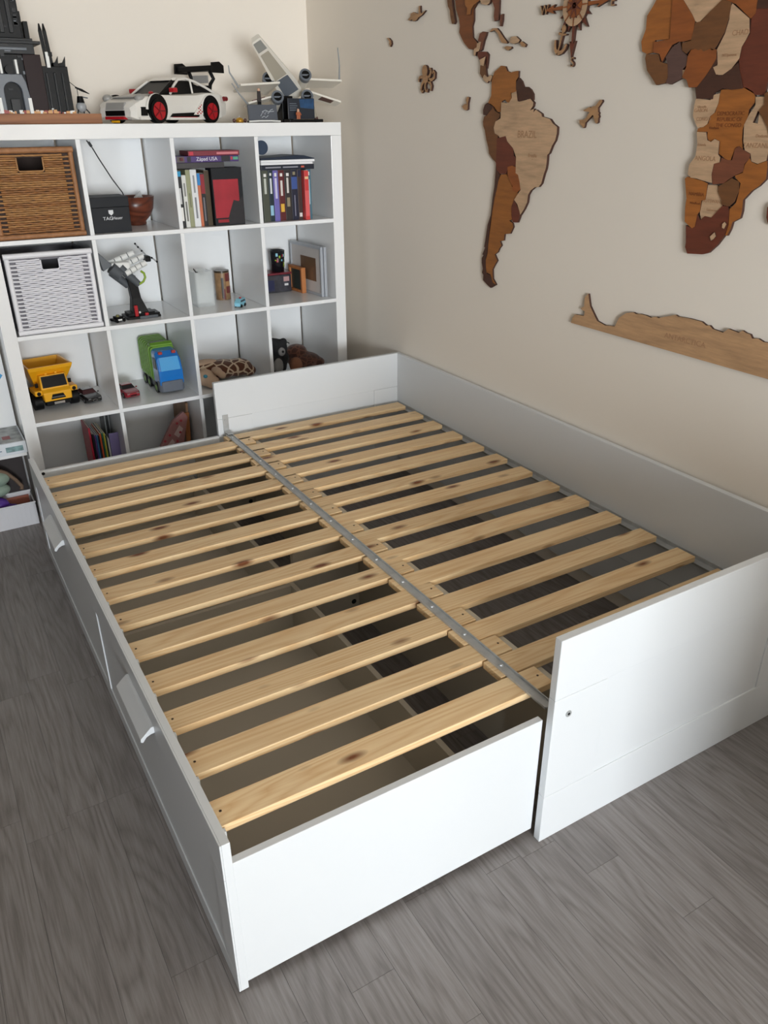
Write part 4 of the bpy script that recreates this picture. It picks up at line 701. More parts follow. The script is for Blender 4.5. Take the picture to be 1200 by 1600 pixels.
# garbage truck
gt = thing('garbage_truck', 'toy garbage truck with green ribbed body and blue cab', 'toy truck', (-0.047, 2.612, z3), 0.02)
gg = M('truck_green', (106, 150, 44), 0.4); gb = M('truck_blue', (30, 116, 196), 0.2, coat=0.5); gd = M('truck_grey', (96, 102, 112), 0.45)
MB().box(-0.052, 0.052, -0.125, 0.13, 0.018, 0.046).build('chassis', gd, gt, bevel=0.003)
def rr(y, z0, zt, w, r=0.018):
    o = [(-w, y, z0), (w, y, z0)]
    for i in range(5): a = math.pi / 2 * i / 4; o.append((w - r + r * math.cos(a), y, zt - r + r * math.sin(a)))
    for i in range(5): a = math.pi / 2 + math.pi / 2 * i / 4; o.append((-w + r + r * math.cos(a), y, zt - r + r * math.sin(a)))
    return o
MB().loft([rr(-0.045, 0.046, 0.196, 0.054), rr(0.13, 0.046, 0.206, 0.054), rr(0.142, 0.055, 0.19, 0.05)], smooth=False).build('green_body', gg, gt, bevel=0.003)
for k in range(7): MB().loft([rr(-0.028 + k * 0.024, 0.06, 0.2005 + 0.0015 * k, 0.0575), rr(-0.016 + k * 0.024, 0.06, 0.2015 + 0.0015 * k, 0.0575)]).build('body_rib', gg, gt, bevel=0.002)
MB().box(-0.030, 0.030, -0.02, 0.02, 0.1985, 0.2045).build('roof_hatch', lb, gt, bevel=0.001)
MB().prism([(-0.045, 0.196), (-0.045, 0.204), (-0.03, 0.212), (0.0, 0.206), (0.0, 0.196)], -0.05, 0.05, 'x').build('green_visor', gg, gt, bevel=0.002)
MB().loft([rr(-0.142, 0.045, 0.080, 0.052, 0.01), rr(-0.140, 0.045, 0.110, 0.054, 0.012), rr(-0.122, 0.045, 0.165, 0.054, 0.018), rr(-0.095, 0.045, 0.186, 0.053, 0.018), rr(-0.047, 0.045, 0.190, 0.052, 0.018)], smooth=False).build('blue_cab', gb, gt, bevel=0.004)
wsv = [(-0.044, -0.1425, 0.108), (0.044, -0.1425, 0.108), (0.042, -0.1245, 0.164), (-0.042, -0.1245, 0.164)]
MB().loft([wsv, [(v[0], v[1] - 0.0016, v[2] + 0.0006) for v in wsv]]).build('windscreen', M('truck_window', (60, 160, 222), 0.08, coat=0.8), gt)
MB().prism([(-0.056, -0.1), (-0.056, -0.132), (-0.045, -0.148), (0.045, -0.148), (0.056, -0.132), (0.056, -0.1)], 0.012, 0.062, 'z').build('bumper', gd, gt, bevel=0.006, seg=3)
for sx in (-1, 1):
    MB().box(sx * 0.030 - 0.009, sx * 0.030 + 0.009, -0.118, -0.106, 0.176, 0.188).build('roof_light', M('truck_red', (176, 60, 50), 0.35), gt, bevel=0.002)
    for yy in (-0.085, 0.02, 0.085): wheel(gt, sx * 0.051, yy, 0.0245, 0.024, 0.016, gg)
    MB().box(min(sx * 0.0535, sx * 0.0555), max(sx * 0.0535, sx * 0.0555), -0.112, -0.07, 0.112, 0.158).build('side_window', M('dark_window', (16, 17, 19), 0.25, spec=0.2), gt)

# ------------------------------------------------------------------ plush toys
def plush_mat(name, c1, c2, scale, edge):
    t = NT(name); t.b.inputs['Roughness'].default_value = 0.95; t.b.inputs['Sheen Weight'].default_value = 0.3
    tc = t.add('ShaderNodeTexCoord'); v = t.add('ShaderNodeTexVoronoi', feature='DISTANCE_TO_EDGE'); v.inputs['Scale'].default_value = scale; t.link(tc.outputs['Object'], v.inputs['Vector'])
    r = t.add('ShaderNodeMapRange'); r.inputs[1].default_value = edge * 0.7; r.inputs[2].default_value = edge; t.link(v.outputs['Distance'], r.inputs[0])
    m = t.add('ShaderNodeMix', data_type='RGBA'); m.inputs[6].default_value = lin(c2); m.inputs[7].default_value = lin(c1); t.link(r.outputs[0], m.inputs[0]); t.link(m.outputs[2], t.b.inputs['Base Color'])
    n = t.add('ShaderNodeTexNoise'); n.inputs['Scale'].default_value = 220; t.link(tc.outputs['Object'], n.inputs['Vector']); b = t.add('ShaderNodeBump'); b.inputs['Strength'].default_value = 0.5; b.inputs['Distance'].default_value = 0.003; t.link(n.outputs['Fac'], b.inputs['Height']); t.link(b.outputs['Normal'], t.b.inputs['Normal'])
    return t.m
def blob(name, mat, parent, balls, voxel=0.006):
    m = MB()
    for c, r in balls: m.ball(c, r, 14, 10)
    o = m.build(name, mat, parent); r = o.modifiers.new('remesh', 'REMESH'); r.mode = 'VOXEL'; r.voxel_size = voxel; r.use_smooth_shade = True; s = o.modifiers.new('smooth', 'SMOOTH'); s.iterations = 6; s.factor = 0.6
    return o
cream = M('plush_cream', (206, 176, 150), 0.95, bump=0.4, bscale=200); gir_m = plush_mat('plush_patches', (98, 56, 36), (214, 190, 162), 26, 0.10); pk = M('plush_dark', (26, 26, 28), 0.95, bump=0.4, bscale=200); pgry = M('plush_grey', (128, 126, 124), 0.95, bump=0.4, bscale=200); pbr = plush_mat('plush_brown', (72, 42, 32), (106, 66, 50), 34, 0.10); pbl = M('plush_blue', (70, 150, 176), 0.9)
gp = thing('giraffe_plush', 'plush giraffe with brown patches lying in the third compartment', 'plush toy', (0.225, 2.55, z3))
blob('body', gir_m, gp, [((0.0, 0.03, 0.046), (0.10, 0.075, 0.044)), ((0.075, 0.02, 0.045), (0.075, 0.06, 0.042)), ((-0.06, 0.03, 0.062), (0.075, 0.055, 0.034)), ((0.125, 0.01, 0.026), (0.04, 0.04, 0.026))])
blob('head', cream, gp, [((-0.105, -0.050, 0.040), (0.045, 0.05, 0.039)), ((-0.092, -0.095, 0.030), (0.036, 0.035, 0.029)), ((-0.075, 0.03, 0.088), (0.06, 0.035, 0.014))])
blob('leg', cream, gp, [((-0.055, -0.065, 0.068), (0.024, 0.045, 0.018)), ((-0.045, -0.105, 0.058), (0.019, 0.024, 0.017))])
MB().ball((-0.118, -0.088, 0.058), (0.010, 0.012, 0.008), 10, 8).build('blue_patch', pbl, gp)
bp_ = thing('black_plush', 'black and grey plush toy at the left of the lower fourth compartment', 'plush toy', (0.468, 2.475, z3))
blob('body', pk, bp_, [((0.0, 0.0, 0.055), (0.046, 0.045, 0.055)), ((0.012, 0.0, 0.135), (0.042, 0.04, 0.042)), ((0.030, -0.02, 0.165), (0.018, 0.018, 0.020)), ((-0.02, -0.01, 0.17), (0.018, 0.018, 0.02)), ((0.032, -0.02, 0.09), (0.018, 0.025, 0.035))])
blob('muzzle', pgry, bp_, [((0.010, -0.036, 0.124), (0.020, 0.016, 0.022)), ((-0.012, -0.040, 0.06), (0.026, 0.014, 0.04))], 0.005); MB().ball((0.010, -0.052, 0.128), 0.006, 10, 8).build('nose', pk, bp_)
MB().tube([(-0.045, -0.01, 0.192), (0.0, -0.02, 0.182), (0.05, -0.02, 0.160), (0.062, -0.01, 0.152)], 0.0025, 6).build('strap', pk, bp_)
br_ = thing('brown_plush', 'dark brown spotted plush heaped at the right in the lower fourth compartment', 'plush toy', (0.632, 2.53, z3))
blob('body', pbr, br_, [((0.0, 0.0, 0.04), (0.085, 0.07, 0.040)), ((-0.03, 0.02, 0.085), (0.055, 0.045, 0.035)), ((0.06, -0.01, 0.026), (0.045, 0.05, 0.026))])
blob('paw', M('plush_tan', (140, 94, 70), 0.95, bump=0.4, bscale=200), br_, [((-0.070, -0.058, 0.040), (0.033, 0.033, 0.039))], 0.005)

# ------------------------------------------------------------------ bottom row: folders and boards
z4 = CZ[3] + 0.0005
G4 = 'thin colourful books in the bottom row'
fold = [(-0.430, 0.008, 0.252, (178, 34, 56), 'tall red thin book, leftmost in the bottom row'), (-0.4195, 0.009, 0.222, (30, 28, 34), 'black thin book right of the tall red one'), (-0.4095, 0.006, 0.215, (96, 60, 120), 'purple thin book in the bottom row'), (-0.4025, 0.007, 0.213, (56, 110, 160), 'blue thin book in the bottom row'),
        (-0.3945, 0.006, 0.212, (36, 34, 40), 'narrow black book between the blue and orange ones'), (-0.3875, 0.007, 0.218, (214, 88, 48), 'orange red thin book in the bottom row'), (-0.3795, 0.008, 0.220, (40, 96, 72), 'dark green thin book in the bottom row'), (-0.3705, 0.006, 0.217, (206, 196, 70), 'yellow thin book in the bottom row'), (-0.3635, 0.006, 0.205, (62, 74, 62), 'narrow grey green book beside the yellow one'), (-0.3565, 0.006, 0.19, (226, 226, 224), 'white thin booklet right of the grey green one')]
for xx, w, h, c, l in fold: book('thin_book', l, xx, w, h, 0.16, 2.50, z4, c, group=G4)
tag(MB().box(-0.0215, 0.0215, 0, 0.006, 0, 0.21).build('lavender_folder', M('lavender_plastic', (150, 138, 190), 0.35), loc=(-0.3265, 2.50, z4), bevel=0.001), 'lavender plastic folder facing front in the bottom row', 'folder')
for k, (xx, yy, hh, l) in enumerate(((-0.348, 2.56, 0.285, 'grey board leaning behind the thin books, taller'), (-0.324, 2.60, 0.280, 'grey board leaning against the divider, shorter'))):
    tag(MB().prism([(0, 0), (0.13, 0), (0.13, hh * 0.82), (0.10, hh), (0.03, hh)], 0, 0.005, 'x').build('grey_board', M('grey_board', (112, 116, 116), 0.5), loc=(xx, yy, z4), rot=(0, 0.03, 0)), l, 'board', 'grey boards in the bottom row')
tag(MB().box(0, 0.19, 0, 0.16, 0, 0.018).build('picture_book', M('cover_patterned', (122, 104, 92), 0.5, var=0.6, vscale=30), loc=(-0.632, 2.45, z4), bevel=0.002), 'patterned picture book lying flat at the bottom left', 'book')
tag(MB().box(0, 0.15, 0, 0.2, 0, 0.03).build('picture_book', M('cover_patterned_green', (150, 146, 110), 0.5, var=0.5, vscale=26), loc=(-0.275, 2.47, z4), bevel=0.002), 'greenish picture book lying flat under the pink house board', 'book')
hb = thing('house_board_book', 'pink house-shaped wooden board leaning in the bottom row', 'toy', (-0.06, 2.50, z4))
MB().prism([(-0.055, 0.0), (0.016, 0.0), (0.074, 0.222), (0.056, 0.250), (0.0, 0.212), (-0.070, 0.10)], 0.0, 0.020, 'y').build('board', M('pink_board', (168, 116, 112), 0.5, var=0.2, vscale=30), hb, bevel=0.002)
hp_ = M('pale_print', (204, 176, 168), 0.5); hq = M('red_print', (176, 60, 66), 0.5)
MB().prism([(-0.04, 0.10), (-0.01, 0.13), (0.0, 0.11), (-0.03, 0.08)], -0.0008, 0.0, 'y').build('pale_print', hp_, hb); MB().prism([(0.0, 0.15), (0.03, 0.19), (0.046, 0.17), (0.02, 0.13)], -0.0008, 0.0, 'y').build('pale_print', hp_, hb)
for a, b in ((-0.02, 0.15), (0.02, 0.2), (0.03, 0.155), (-0.045, 0.125), (0.012, 0.115), (0.04, 0.21)): MB().cyl((a, -0.0012, b), (a, 0.0, b), 0.006, n=10).build('red_dot', hq, hb)
wfb = thing('wooden_tray', 'brown wooden board leaning on the divider behind the pink house board', 'board', (0.012, 2.555, z4 + 0.001), rot=(0, 0.05, 0))
wd = WOOD('tray_wood', (150, 112, 78), (112, 78, 50), axis=2, fine=100, stretch=0.1, rings=9, tint=0.02)
MB().box(0, 0.012, 0, 0.20, 0, 0.27).build('panel', wd, wfb, bevel=0.001); MB().box(-0.008, 0.012, -0.010, -0.0005, 0, 0.225).build('edge_strip', ow, wfb, bevel=0.001)

# ------------------------------------------------------------------ models on top of the shelf
zT = ZS + 0.0005
bw = WOOD('brown_plinth_wood', (164, 108, 66), (124, 76, 44), axis=0, fine=100, stretch=0.06, rings=9, tint=0.02)
tag(MB().box(-0.25, 0.248, -0.09, 0.09, 0, 0.034).build('wooden_plinth', bw, loc=(-0.43, 2.55, zT), bevel=0.001), 'brown wooden plank under the black tower model', 'plank')
zP = zT + 0.0345
tow = thing('brick_tower', 'tall black brick-built tower with grey gatehouse on a wooden plank', 'toy', (-0.50, 2.55, zP))
tg = M('brick_grey', (98, 104, 112), 0.3); tdr = M('brick_dark_red', (34, 14, 14), 0.4, spec=0.2); tdg = M('brick_charcoal', (20, 21, 23), 0.4, spec=0.35)
TX = lambda x: x + 0.50
def tb_(name, m, x0, x1, y0, y1, z0, z1, bev=0.0015): return MB().box(TX(x0), TX(x1), y0 - 2.55, y1 - 2.55, z0 - zP, z1 - zP).build(name, m, tow, bevel=bev)
tb_('keep', lb, -0.62, -0.365, 2.50, 2.62, zP, 1.725); tb_('keep_tier', tdg, -0.61, -0.375, 2.495, 2.615, 1.7255, 1.775); tb_('shaft', lb, -0.60, -0.405, 2.505, 2.61, 1.7755, 1.90); tb_('shaft_top', tdg, -0.60, -0.425, 2.51, 2.605, 1.9005, 2.02)
tb_('ledge', tdg, -0.61, -0.352, 2.485, 2.62, 1.757, 1.767); tb_('ledge', tg, -0.62, -0.40, 2.488, 2.6, 1.737, 1.746)
tb_('side_wall', lb, -0.365, -0.272, 2.49, 2.60, zP, 1.69); tb_('side_wall_tier', tdr, -0.42, -0.36, 2.485, 2.50, zP, 1.725)
for x0 in (-0.595, -0.565, -0.535, -0.505, -0.475, -0.445): tb_('buttress', tdg if int(x0 * 1000) % 2 else lb, x0, x0 + 0.014, 2.497, 2.505, 1.79, 1.93)
for sx, h in ((-0.412, 1.86), (-0.392, 1.83)):
    tb_('fin', lb, sx, sx + 0.016, 2.53, 2.58, 1.7755, h); 
for k, x0 in enumerate((-0.338, -0.324)):
    MB().loft([[(TX(x0) - 0.006, -0.06, 1.69 - zP), (TX(x0) + 0.006, -0.06, 1.69 - zP), (TX(x0) + 0.006, -0.048, 1.69 - zP), (TX(x0) - 0.006, -0.048, 1.69 - zP)], [(TX(x0) - 0.012, -0.06, 1.80 - zP), (TX(x0) - 0.001, -0.06, 1.80 - zP), (TX(x0) - 0.001, -0.048, 1.80 - zP), (TX(x0) - 0.012, -0.048, 1.80 - zP)], [(TX(x0) - 0.009, -0.056, 1.822 - zP), (TX(x0) - 0.005, -0.056, 1.822 - zP), (TX(x0) - 0.005, -0.052, 1.822 - zP), (TX(x0) - 0.009, -0.052, 1.822 - zP)]]).build('spire', lb, tow)
tb_('white_pillar', lw, -0.342, -0.330, 2.486, 2.498, 1.685, 1.735); tb_('turret', lb, -0.334, -0.318, 2.486, 2.5, 1.7205, 1.735)
for x0 in (-0.315, -0.290): MB().prism([(TX(x0) - 0.012, 1.69 - zP), (TX(x0) + 0.012, 1.69 - zP), (TX(x0) + 0.016, 1.722 - zP), (TX(x0) + 0.004, 1.703 - zP), (TX(x0) - 0.010, 1.70 - zP)], -0.06, -0.05, 'y').build('horn', lb, tow)
for x0 in (-0.352, -0.325, -0.298): tb_('pilaster', tdg, x0, x0 + 0.008, 2.483, 2.4895, zP, 1.67)
tb_('pilaster_foot', lw, -0.352, -0.344, 2.4825, 2.4895, zP, zP + 0.018)
# gatehouse
gh = MB(); gx, gw = TX(-0.475), 0.060
arc = [(gx + 0.030 * math.cos(a), 0.070 + 0.030 * math.sin(a)) for a in [math.pi * i / 10 for i in range(11)]]
MB().prism([(gx - gw, 0), (gx - 0.030, 0)] + [(u, v) for u, v in arc[::-1]] + [(gx + 0.030, 0), (gx + gw, 0), (gx + gw - 0.012, 0.10), (gx + gw - 0.022, 0.125), (gx - gw + 0.022, 0.125), (gx - gw + 0.012, 0.10)], -0.085, -0.055, 'y').build('gatehouse', tg, tow, bevel=0.002)
MB().box(gx - 0.012, gx + 0.016, -0.080, -0.058, 0.0, 0.046).build('gate_step', tdg, tow)
for sx in (-1, 1):
    MB().box(gx + sx * 0.05 - 0.006, gx + sx * 0.05 + 0.006, -0.092, -0.0855, 0.0, 0.05).build('gate_pillar', lw, tow, bevel=0.001); MB().box(gx + sx * 0.026 - 0.004, gx + sx * 0.026 + 0.004, -0.088, -0.0555, 0.1255, 0.17).build('gate_pillar', lw, tow, bevel=0.001)
MB().cyl((gx, -0.0875, 0.138), (gx, -0.0555, 0.138), 0.014, n=16).build('round_window', lb, tow)
MB().cyl((TX(-0.46), -0.062, 1.93 - zP), (TX(-0.46), -0.04, 1.93 - zP), 0.014, n=14).build('upper_boss', llg, tow)
rb = random.Random(5)
for cname, m in (('rubble_tan', M('rubble_tan', (206, 150, 90), 0.4)), ('rubble_white', lw), ('rubble_red', M('rubble_red', (150, 50, 40), 0.4))):
    b = MB()
    for k in range(34):
        x = rb.uniform(-0.62, -0.275); s = rb.uniform(0.003, 0.0065); y = rb.uniform(2.463, 2.479); b.box(TX(x) - s, TX(x) + s, y - 2.55 - s, y - 2.55 + s, 0, s * rb.uniform(0.8, 2.2))
    o = b.build('rubble', m, tow); o['kind'] = 'stuff'
dt1, dt2 = MB(), MB()
for k in range(90):                                   # small bricks and studs breaking up the faces
    x = rb.uniform(-0.61, -0.375); z = rb.uniform(1.56, 1.95); w, h = rb.choice(((0.016, 0.006), (0.008, 0.010), (0.012, 0.012))); x = min(x, -0.39 if z < 1.775 else -0.425); y0 = 2.4945 if z < 1.775 else 2.5035
    (dt1 if k % 3 else dt2).box(TX(x), TX(x) + w, y0 - 2.55 - 0.004, y0 - 2.55 + 0.004, z - zP, z - zP + h)
o = dt1.build('small_bricks', tdg, tow); o['kind'] = 'stuff'; o = dt2.build('small_bricks', tg, tow); o['kind'] = 'stuff'
cat_ = thing('brick_catapult', 'small grey and black brick catapult right of the tower', 'toy', (-0.242, 2.50, zP))
MB().ball((0, 0, 0.022), (0.019, 0.016, 0.020), 12, 8).build('body', llg, cat_); MB().cyl((0, 0, 0.036), (0, 0, 0.058), 0.014, 0.010, n=12).build('turret', lb, cat_)
MB().tube([(-0.030, 0, 0.105), (-0.012, 0, 0.090), (0.006, 0, 0.080)], 0.0012, 6).build('rope', lb, cat_); MB().tube([(-0.012, 0, 0.087), (0.010, 0, 0.078), (0.036, 0, 0.066)], [0.0025, 0.0045, 0.0012], 6).build('blade', lb, cat_); MB().tube([(-0.006, 0, 0.05), (-0.006, 0, 0.083)], 0.0012, 6).build('post', lb, cat_); MB().tube([(0.006, 0, 0.056), (0.028, 0, 0.052)], 0.002, 6).build('arrow', tg, cat_)
for a, b in ((0.014, 0.026), (-0.012, -0.018), (0.004, 0.006)): MB().tube([(a, -0.006, 0.016), (b, -0.008, 0.001)], 0.0024, 6).build('leg', tdg, cat_)

# white brick-built sports car (front to the left)
car = thing('brick_sports_car', 'white brick-built sports car with red wheels and tall black rear wing', 'toy car', (0.112, 2.60, zT), 0.50)
cw = M('car_white', (232, 228, 220), 0.3); cgy = M('car_grey', (158, 156, 152), 0.35); cblk = lb
def cs_(x, zl, zb, zt, hw):      # cross-section across the car
    return [(x, -hw * 0.96, zl), (x, hw * 0.96, zl), (x, hw, zl + (zb - zl) * 0.6), (x, hw * 0.94, zb), (x, hw * 0.62, zt), (x, -hw * 0.62, zt), (x, -hw * 0.94, zb), (x, -hw, zl + (zb - zl) * 0.6)]
MB().loft([cs_(-0.272, 0.022, 0.052, 0.056, 0.082), cs_(-0.258, 0.014, 0.066, 0.074, 0.100), cs_(-0.215, 0.012, 0.088, 0.090, 0.112), cs_(-0.160, 0.012, 0.098, 0.094, 0.116), cs_(-0.095, 0.012, 0.098, 0.100, 0.114), cs_(-0.02, 0.012, 0.098, 0.104, 0.110), cs_(0.07, 0.012, 0.100, 0.108, 0.112), cs_(0.135, 0.012, 0.110, 0.112, 0.119), cs_(0.20, 0.018, 0.108, 0.112, 0.117), cs_(0.245, 0.03, 0.096, 0.102, 0.104), cs_(0.262, 0.05, 0.08, 0.084, 0.09)]).build('body', cw, car, bevel=0.003)
MB().loft([[(-0.105, -0.080, 0.098), (-0.105, 0.080, 0.098), (0.200, 0.076, 0.110), (0.200, -0.076, 0.110)], [(-0.02, -0.062, 0.148), (-0.02, 0.062, 0.148), (0.075, 0.060, 0.152), (0.075, -0.060, 0.152)], [(0.0, -0.058, 0.156), (0.0, 0.058, 0.156), (0.06, 0.056, 0.158), (0.06, -0.056, 0.158)]]).build('windows', cblk, car)
MB().loft([[(-0.022, -0.060, 0.152), (-0.022, 0.060, 0.152), (0.085, 0.060, 0.153), (0.085, -0.060, 0.153)], [(-0.004, -0.056, 0.162), (-0.004, 0.056, 0.162), (0.070, 0.056, 0.163), (0.070, -0.056, 0.163)]]).build('roof', cw, car, bevel=0.003)
for s in (-1, 1):
    MB().tube([(-0.108, s * 0.078, 0.100), (-0.065, s * 0.074, 0.126), (-0.022, s * 0.066, 0.150)], 0.0045, 8).build('front_pillar', cblk if s < 0 else cw, car)
    MB().tube([(-0.062, s * 0.090, 0.104), (-0.03, s * 0.080, 0.132), (0.005, s * 0.072, 0.154), (0.05, s * 0.070, 0.160), (0.10, s * 0.074, 0.150), (0.15, s * 0.080, 0.132), (0.195, s * 0.088, 0.112)], 0.0050, 8).build('roof_arch', cw, car)
    MB().tube([(0.065, s * 0.088, 0.108), (0.070, s * 0.076, 0.154)], 0.004, 8).build('door_pillar', cw, car)
    MB().box(-0.075, -0.052, min(s * 0.096, s * 0.122), max(s * 0.096, s * 0.122), 0.108, 0.124).build('mirror', lr, car, bevel=0.003)
    for wx in (-0.165, 0.135):
        c0 = s * 0.112
        MB().cyl((wx, s * 0.100, 0.0515), (wx, s * 0.1195, 0.0515), 0.050, n=30).build('wheel_arch', cblk, car)
        MB().tube([(wx + 0.054 * math.cos(a), s * 0.114, 0.044 + 0.054 * math.sin(a)) for a in [math.pi * (0.02 + 0.96 * i / 14) for i in range(15)]], 0.0055, 8).build('wheel_arch_trim', cw, car)
        w = MB().cyl((wx, s * 0.095, 0.0425), (wx, s * 0.124, 0.0425), 0.042, n=30).build('tyre', cblk, car, bevel=0.003)
        MB().cyl((wx, s * 0.1236, 0.0425), (wx, s * 0.1252, 0.0425), 0.031, n=28).build('rim', lr, w)
        for k in range(5): a = 2 * math.pi * k / 5; MB().tube([(wx, s * 0.126, 0.0425), (wx + 0.028 * math.cos(a), s * 0.126, 0.0425 + 0.028 * math.sin(a))], 0.0026, 6).build('spoke', M('toy_dark_red', (120, 14, 24), 0.35), w)
    MB().prism([(-0.100, 0.022), (0.06, 0.022), (0.066, 0.030), (0.035, 0.038), (-0.085, 0.034)], s * 0.1120, s * 0.1165, 'y').build('side_skirt', cblk, car)
    MB().box(-0.105, 0.075, min(s * 0.112, s * 0.118), max(s * 0.112, s * 0.118), 0.012, 0.021).build('sill', cw, car)
    MB().box(-0.09, 0.05, min(s * 0.1125, s * 0.1185), max(s * 0.1125, s * 0.1185), 0.0205, 0.0225).build('red_stripe', lr, car)
    MB().prism([(0.030, 0.030), (0.082, 0.075), (0.088, 0.075), (0.086, 0.030)], s * 0.112, s * 0.1172, 'y').build('rear_quarter', cw, car)
    for i in range(4):
        for j in range(6):
            if (i + j) % 2 == 0 and j * 0.006 < 0.012 + i * 0.008: MB().box(0.050 + i * 0.009, 0.057 + i * 0.009, min(s * 0.1172, s * 0.1178), max(s * 0.1172, s * 0.1178), 0.0325 + j * 0.006, 0.0375 + j * 0.006).build('red_check', lr, car)
    MB().ball((-0.222, s * 0.085, 0.086), (0.022, 0.020, 0.015), 14, 8).build('headlight', cgy, car)
    MB().prism([(-0.254, s * 0.062), (-0.238, s * 0.112), (-0.215, s * 0.114), (-0.215, s * 0.062)], 0.026, 0.056, 'z').build('side_intake', cblk, car, bevel=0.002)
    MB().box(-0.262, -0.225, min(s * 0.054, s * 0.062), max(s * 0.054, s * 0.062), 0.014, 0.070).build('bumper_post', cw, car, bevel=0.002); MB().box(-0.252, -0.215, min(s * 0.060, s * 0.112), max(s * 0.060, s * 0.112), 0.012, 0.022).build('bumper_lip', cw, car, bevel=0.002)
    MB().cyl((0.225, s * 0.112, 0.090), (0.242, s * 0.112, 0.090), 0.009, n=12).build('tail_light', M('toy_dark_red', (120, 14, 24), 0.35), car)
MB().loft([[(-0.266, -0.052, 0.050), (-0.266, 0.052, 0.050), (-0.262, 0.052, 0.072), (-0.262, -0.052, 0.072)], [(-0.276, -0.048, 0.046), (-0.276, 0.048, 0.046), (-0.268, 0.048, 0.070), (-0.268, -0.048, 0.070)]]).build('nose_panel', cgy, car, bevel=0.002)
MB().box(-0.276, -0.262, -0.05, 0.05, 0.026, 0.044).build('lower_grille', cblk, car); MB().box(-0.280, -0.262, -0.05, 0.05, 0.014, 0.024).build('red_lip', lr, car); MB().box(-0.286, -0.272, -0.018, 0.012, 0.003, 0.010).build('yellow_plate', yel, car)
MB().loft([[(-0.235, -0.06, 0.088), (-0.235, 0.06, 0.088), (-0.12, 0.07, 0.1005), (-0.12, -0.07, 0.1005)], [(-0.235, -0.058, 0.091), (-0.235, 0.058, 0.091), (-0.12, 0.068, 0.1035), (-0.12, -0.068, 0.1035)]]).build('bonnet', cgy, car)
MB().ball((-0.125, -0.05, 0.106), (0.012, 0.008, 0.006), 10, 6).build('red_knob', lr, car)
# rear wing
MB().box(0.185, 0.240, -0.098, 0.098, 0.192, 0.212).build('wing', cblk, car, bevel=0.003)
for s in (-1, 1):
    MB().prism([(0.175, 0.185), (0.250, 0.185), (0.250, 0.212), (0.225, 0.226), (0.180, 0.222)], s * 0.098, s * 0.105, 'y').build('wing_end_plate', cblk, car); MB().tube([(0.215, s * 0.058, 0.192), (0.232, s * 0.060, 0.165), (0.215, s * 0.055, 0.145), (0.205, s * 0.055, 0.112)], 0.0075, 8).build('wing_strut', cblk, car)
MB().box(0.198, 0.225, -0.05, 0.05, 0.112, 0.140).build('engine_cover', cblk, car, bevel=0.003); MB().box(0.215, 0.222, -0.04, 0.04, 0.150, 0.178).build('wing_brace', cgy, car)

# generic white space plane on a stand, with its plaques
ship = thing('model_space_plane', 'white and grey model space plane tilted nose up at the shelf corner', 'toy', (0.60, 2.53, zT))
sw = M('ship_white', (232, 226, 214), 0.4); sgr = M('ship_grey', (104, 110, 118), 0.4); stan = M('ship_tan', (176, 168, 152), 0.45)
tail, nose = Vector((0.072, 0.05, 0.112)), Vector((-0.145, -0.085, 0.298)); fwd = (nose - tail).normalized(); side = Vector((1, -0.12, 0.0)); side = (side - fwd * side.dot(fwd)).normalized(); upv = side.cross(fwd)
if upv.z < 0: upv = -upv
def fus(t, w, h, off=0.0): c = tail + (nose - tail) * t + upv * off; return [c + side * w - upv * h * 0.6, c + side * w * 0.75 + upv * h, c - side * w * 0.75 + upv * h, c - side * w - upv * h * 0.6]
MB().loft([fus(-0.05, 0.040, 0.030), fus(0.22, 0.048, 0.036), fus(0.55, 0.037, 0.030), fus(0.85, 0.027, 0.024), fus(0.98, 0.023, 0.020), fus(1.0, 0.018, 0.015)]).build('fuselage', sw, ship, bevel=0.002)
MB().loft([fus(0.08, 0.033, 0.002, -0.0235), fus(0.36, 0.029, 0.002, -0.0215)]).build('belly_plate', sgr, ship); MB().loft([fus(0.38, 0.028, 0.002, -0.0212), fus(0.80, 0.019, 0.002, -0.0162)]).build('belly_plate', stan, ship); MB().loft([fus(0.84, 0.020, 0.0015, -0.0155), fus(0.98, 0.017, 0.0015, -0.0130)]).build('belly_plate', M('ship_light_grey', (150, 150, 144), 0.4), ship)
MB().loft([fus(0.30, 0.016, 0.008, 0.037), fus(0.40, 0.016, 0.012, 0.035), fus(0.52, 0.012, 0.004, 0.030)]).build('canopy', M('ship_red', (98, 42, 40), 0.35), ship); MB().loft([fus(0.58, 0.010, 0.002, 0.0290), fus(0.78, 0.008, 0.002, 0.0250)]).build('red_stripe', M('ship_red', (98, 42, 40), 0.35), ship)
def wing(name, r0, r1, chord0, chord1, th, m):
    r0, r1 = Vector(r0), Vector(r1); f = Vector((0.0, -0.55, 0.14)).normalized(); n_ = (r1 - r0).cross(f).normalized() * th / 2
    return MB().loft([[r0 + f * chord0 + n_, r0 - f * chord0 + n_, r0 - f * chord0 - n_, r0 + f * chord0 - n_], [r1 + f * chord1 + n_, r1 - f * chord1 + n_, r1 - f * chord1 - n_, r1 + f * chord1 - n_]]).build(name, m, ship, bevel=0.001)
wl = wing('wing', (-0.035, 0.0, 0.135), (-0.205, 0.0, 0.127), 0.055, 0.045, 0.008, sw); wr = wing('wing', (0.085, 0.0, 0.150), (0.245, -0.03, 0.148), 0.055, 0.045, 0.008, sw)
wing('stabiliser', (-0.04, -0.01, 0.095), (-0.175, -0.015, 0.066), 0.040, 0.026, 0.007, sw); wing('stabiliser', (0.100, -0.01, 0.110), (0.245, -0.035, 0.072), 0.036, 0.028, 0.008, sw)
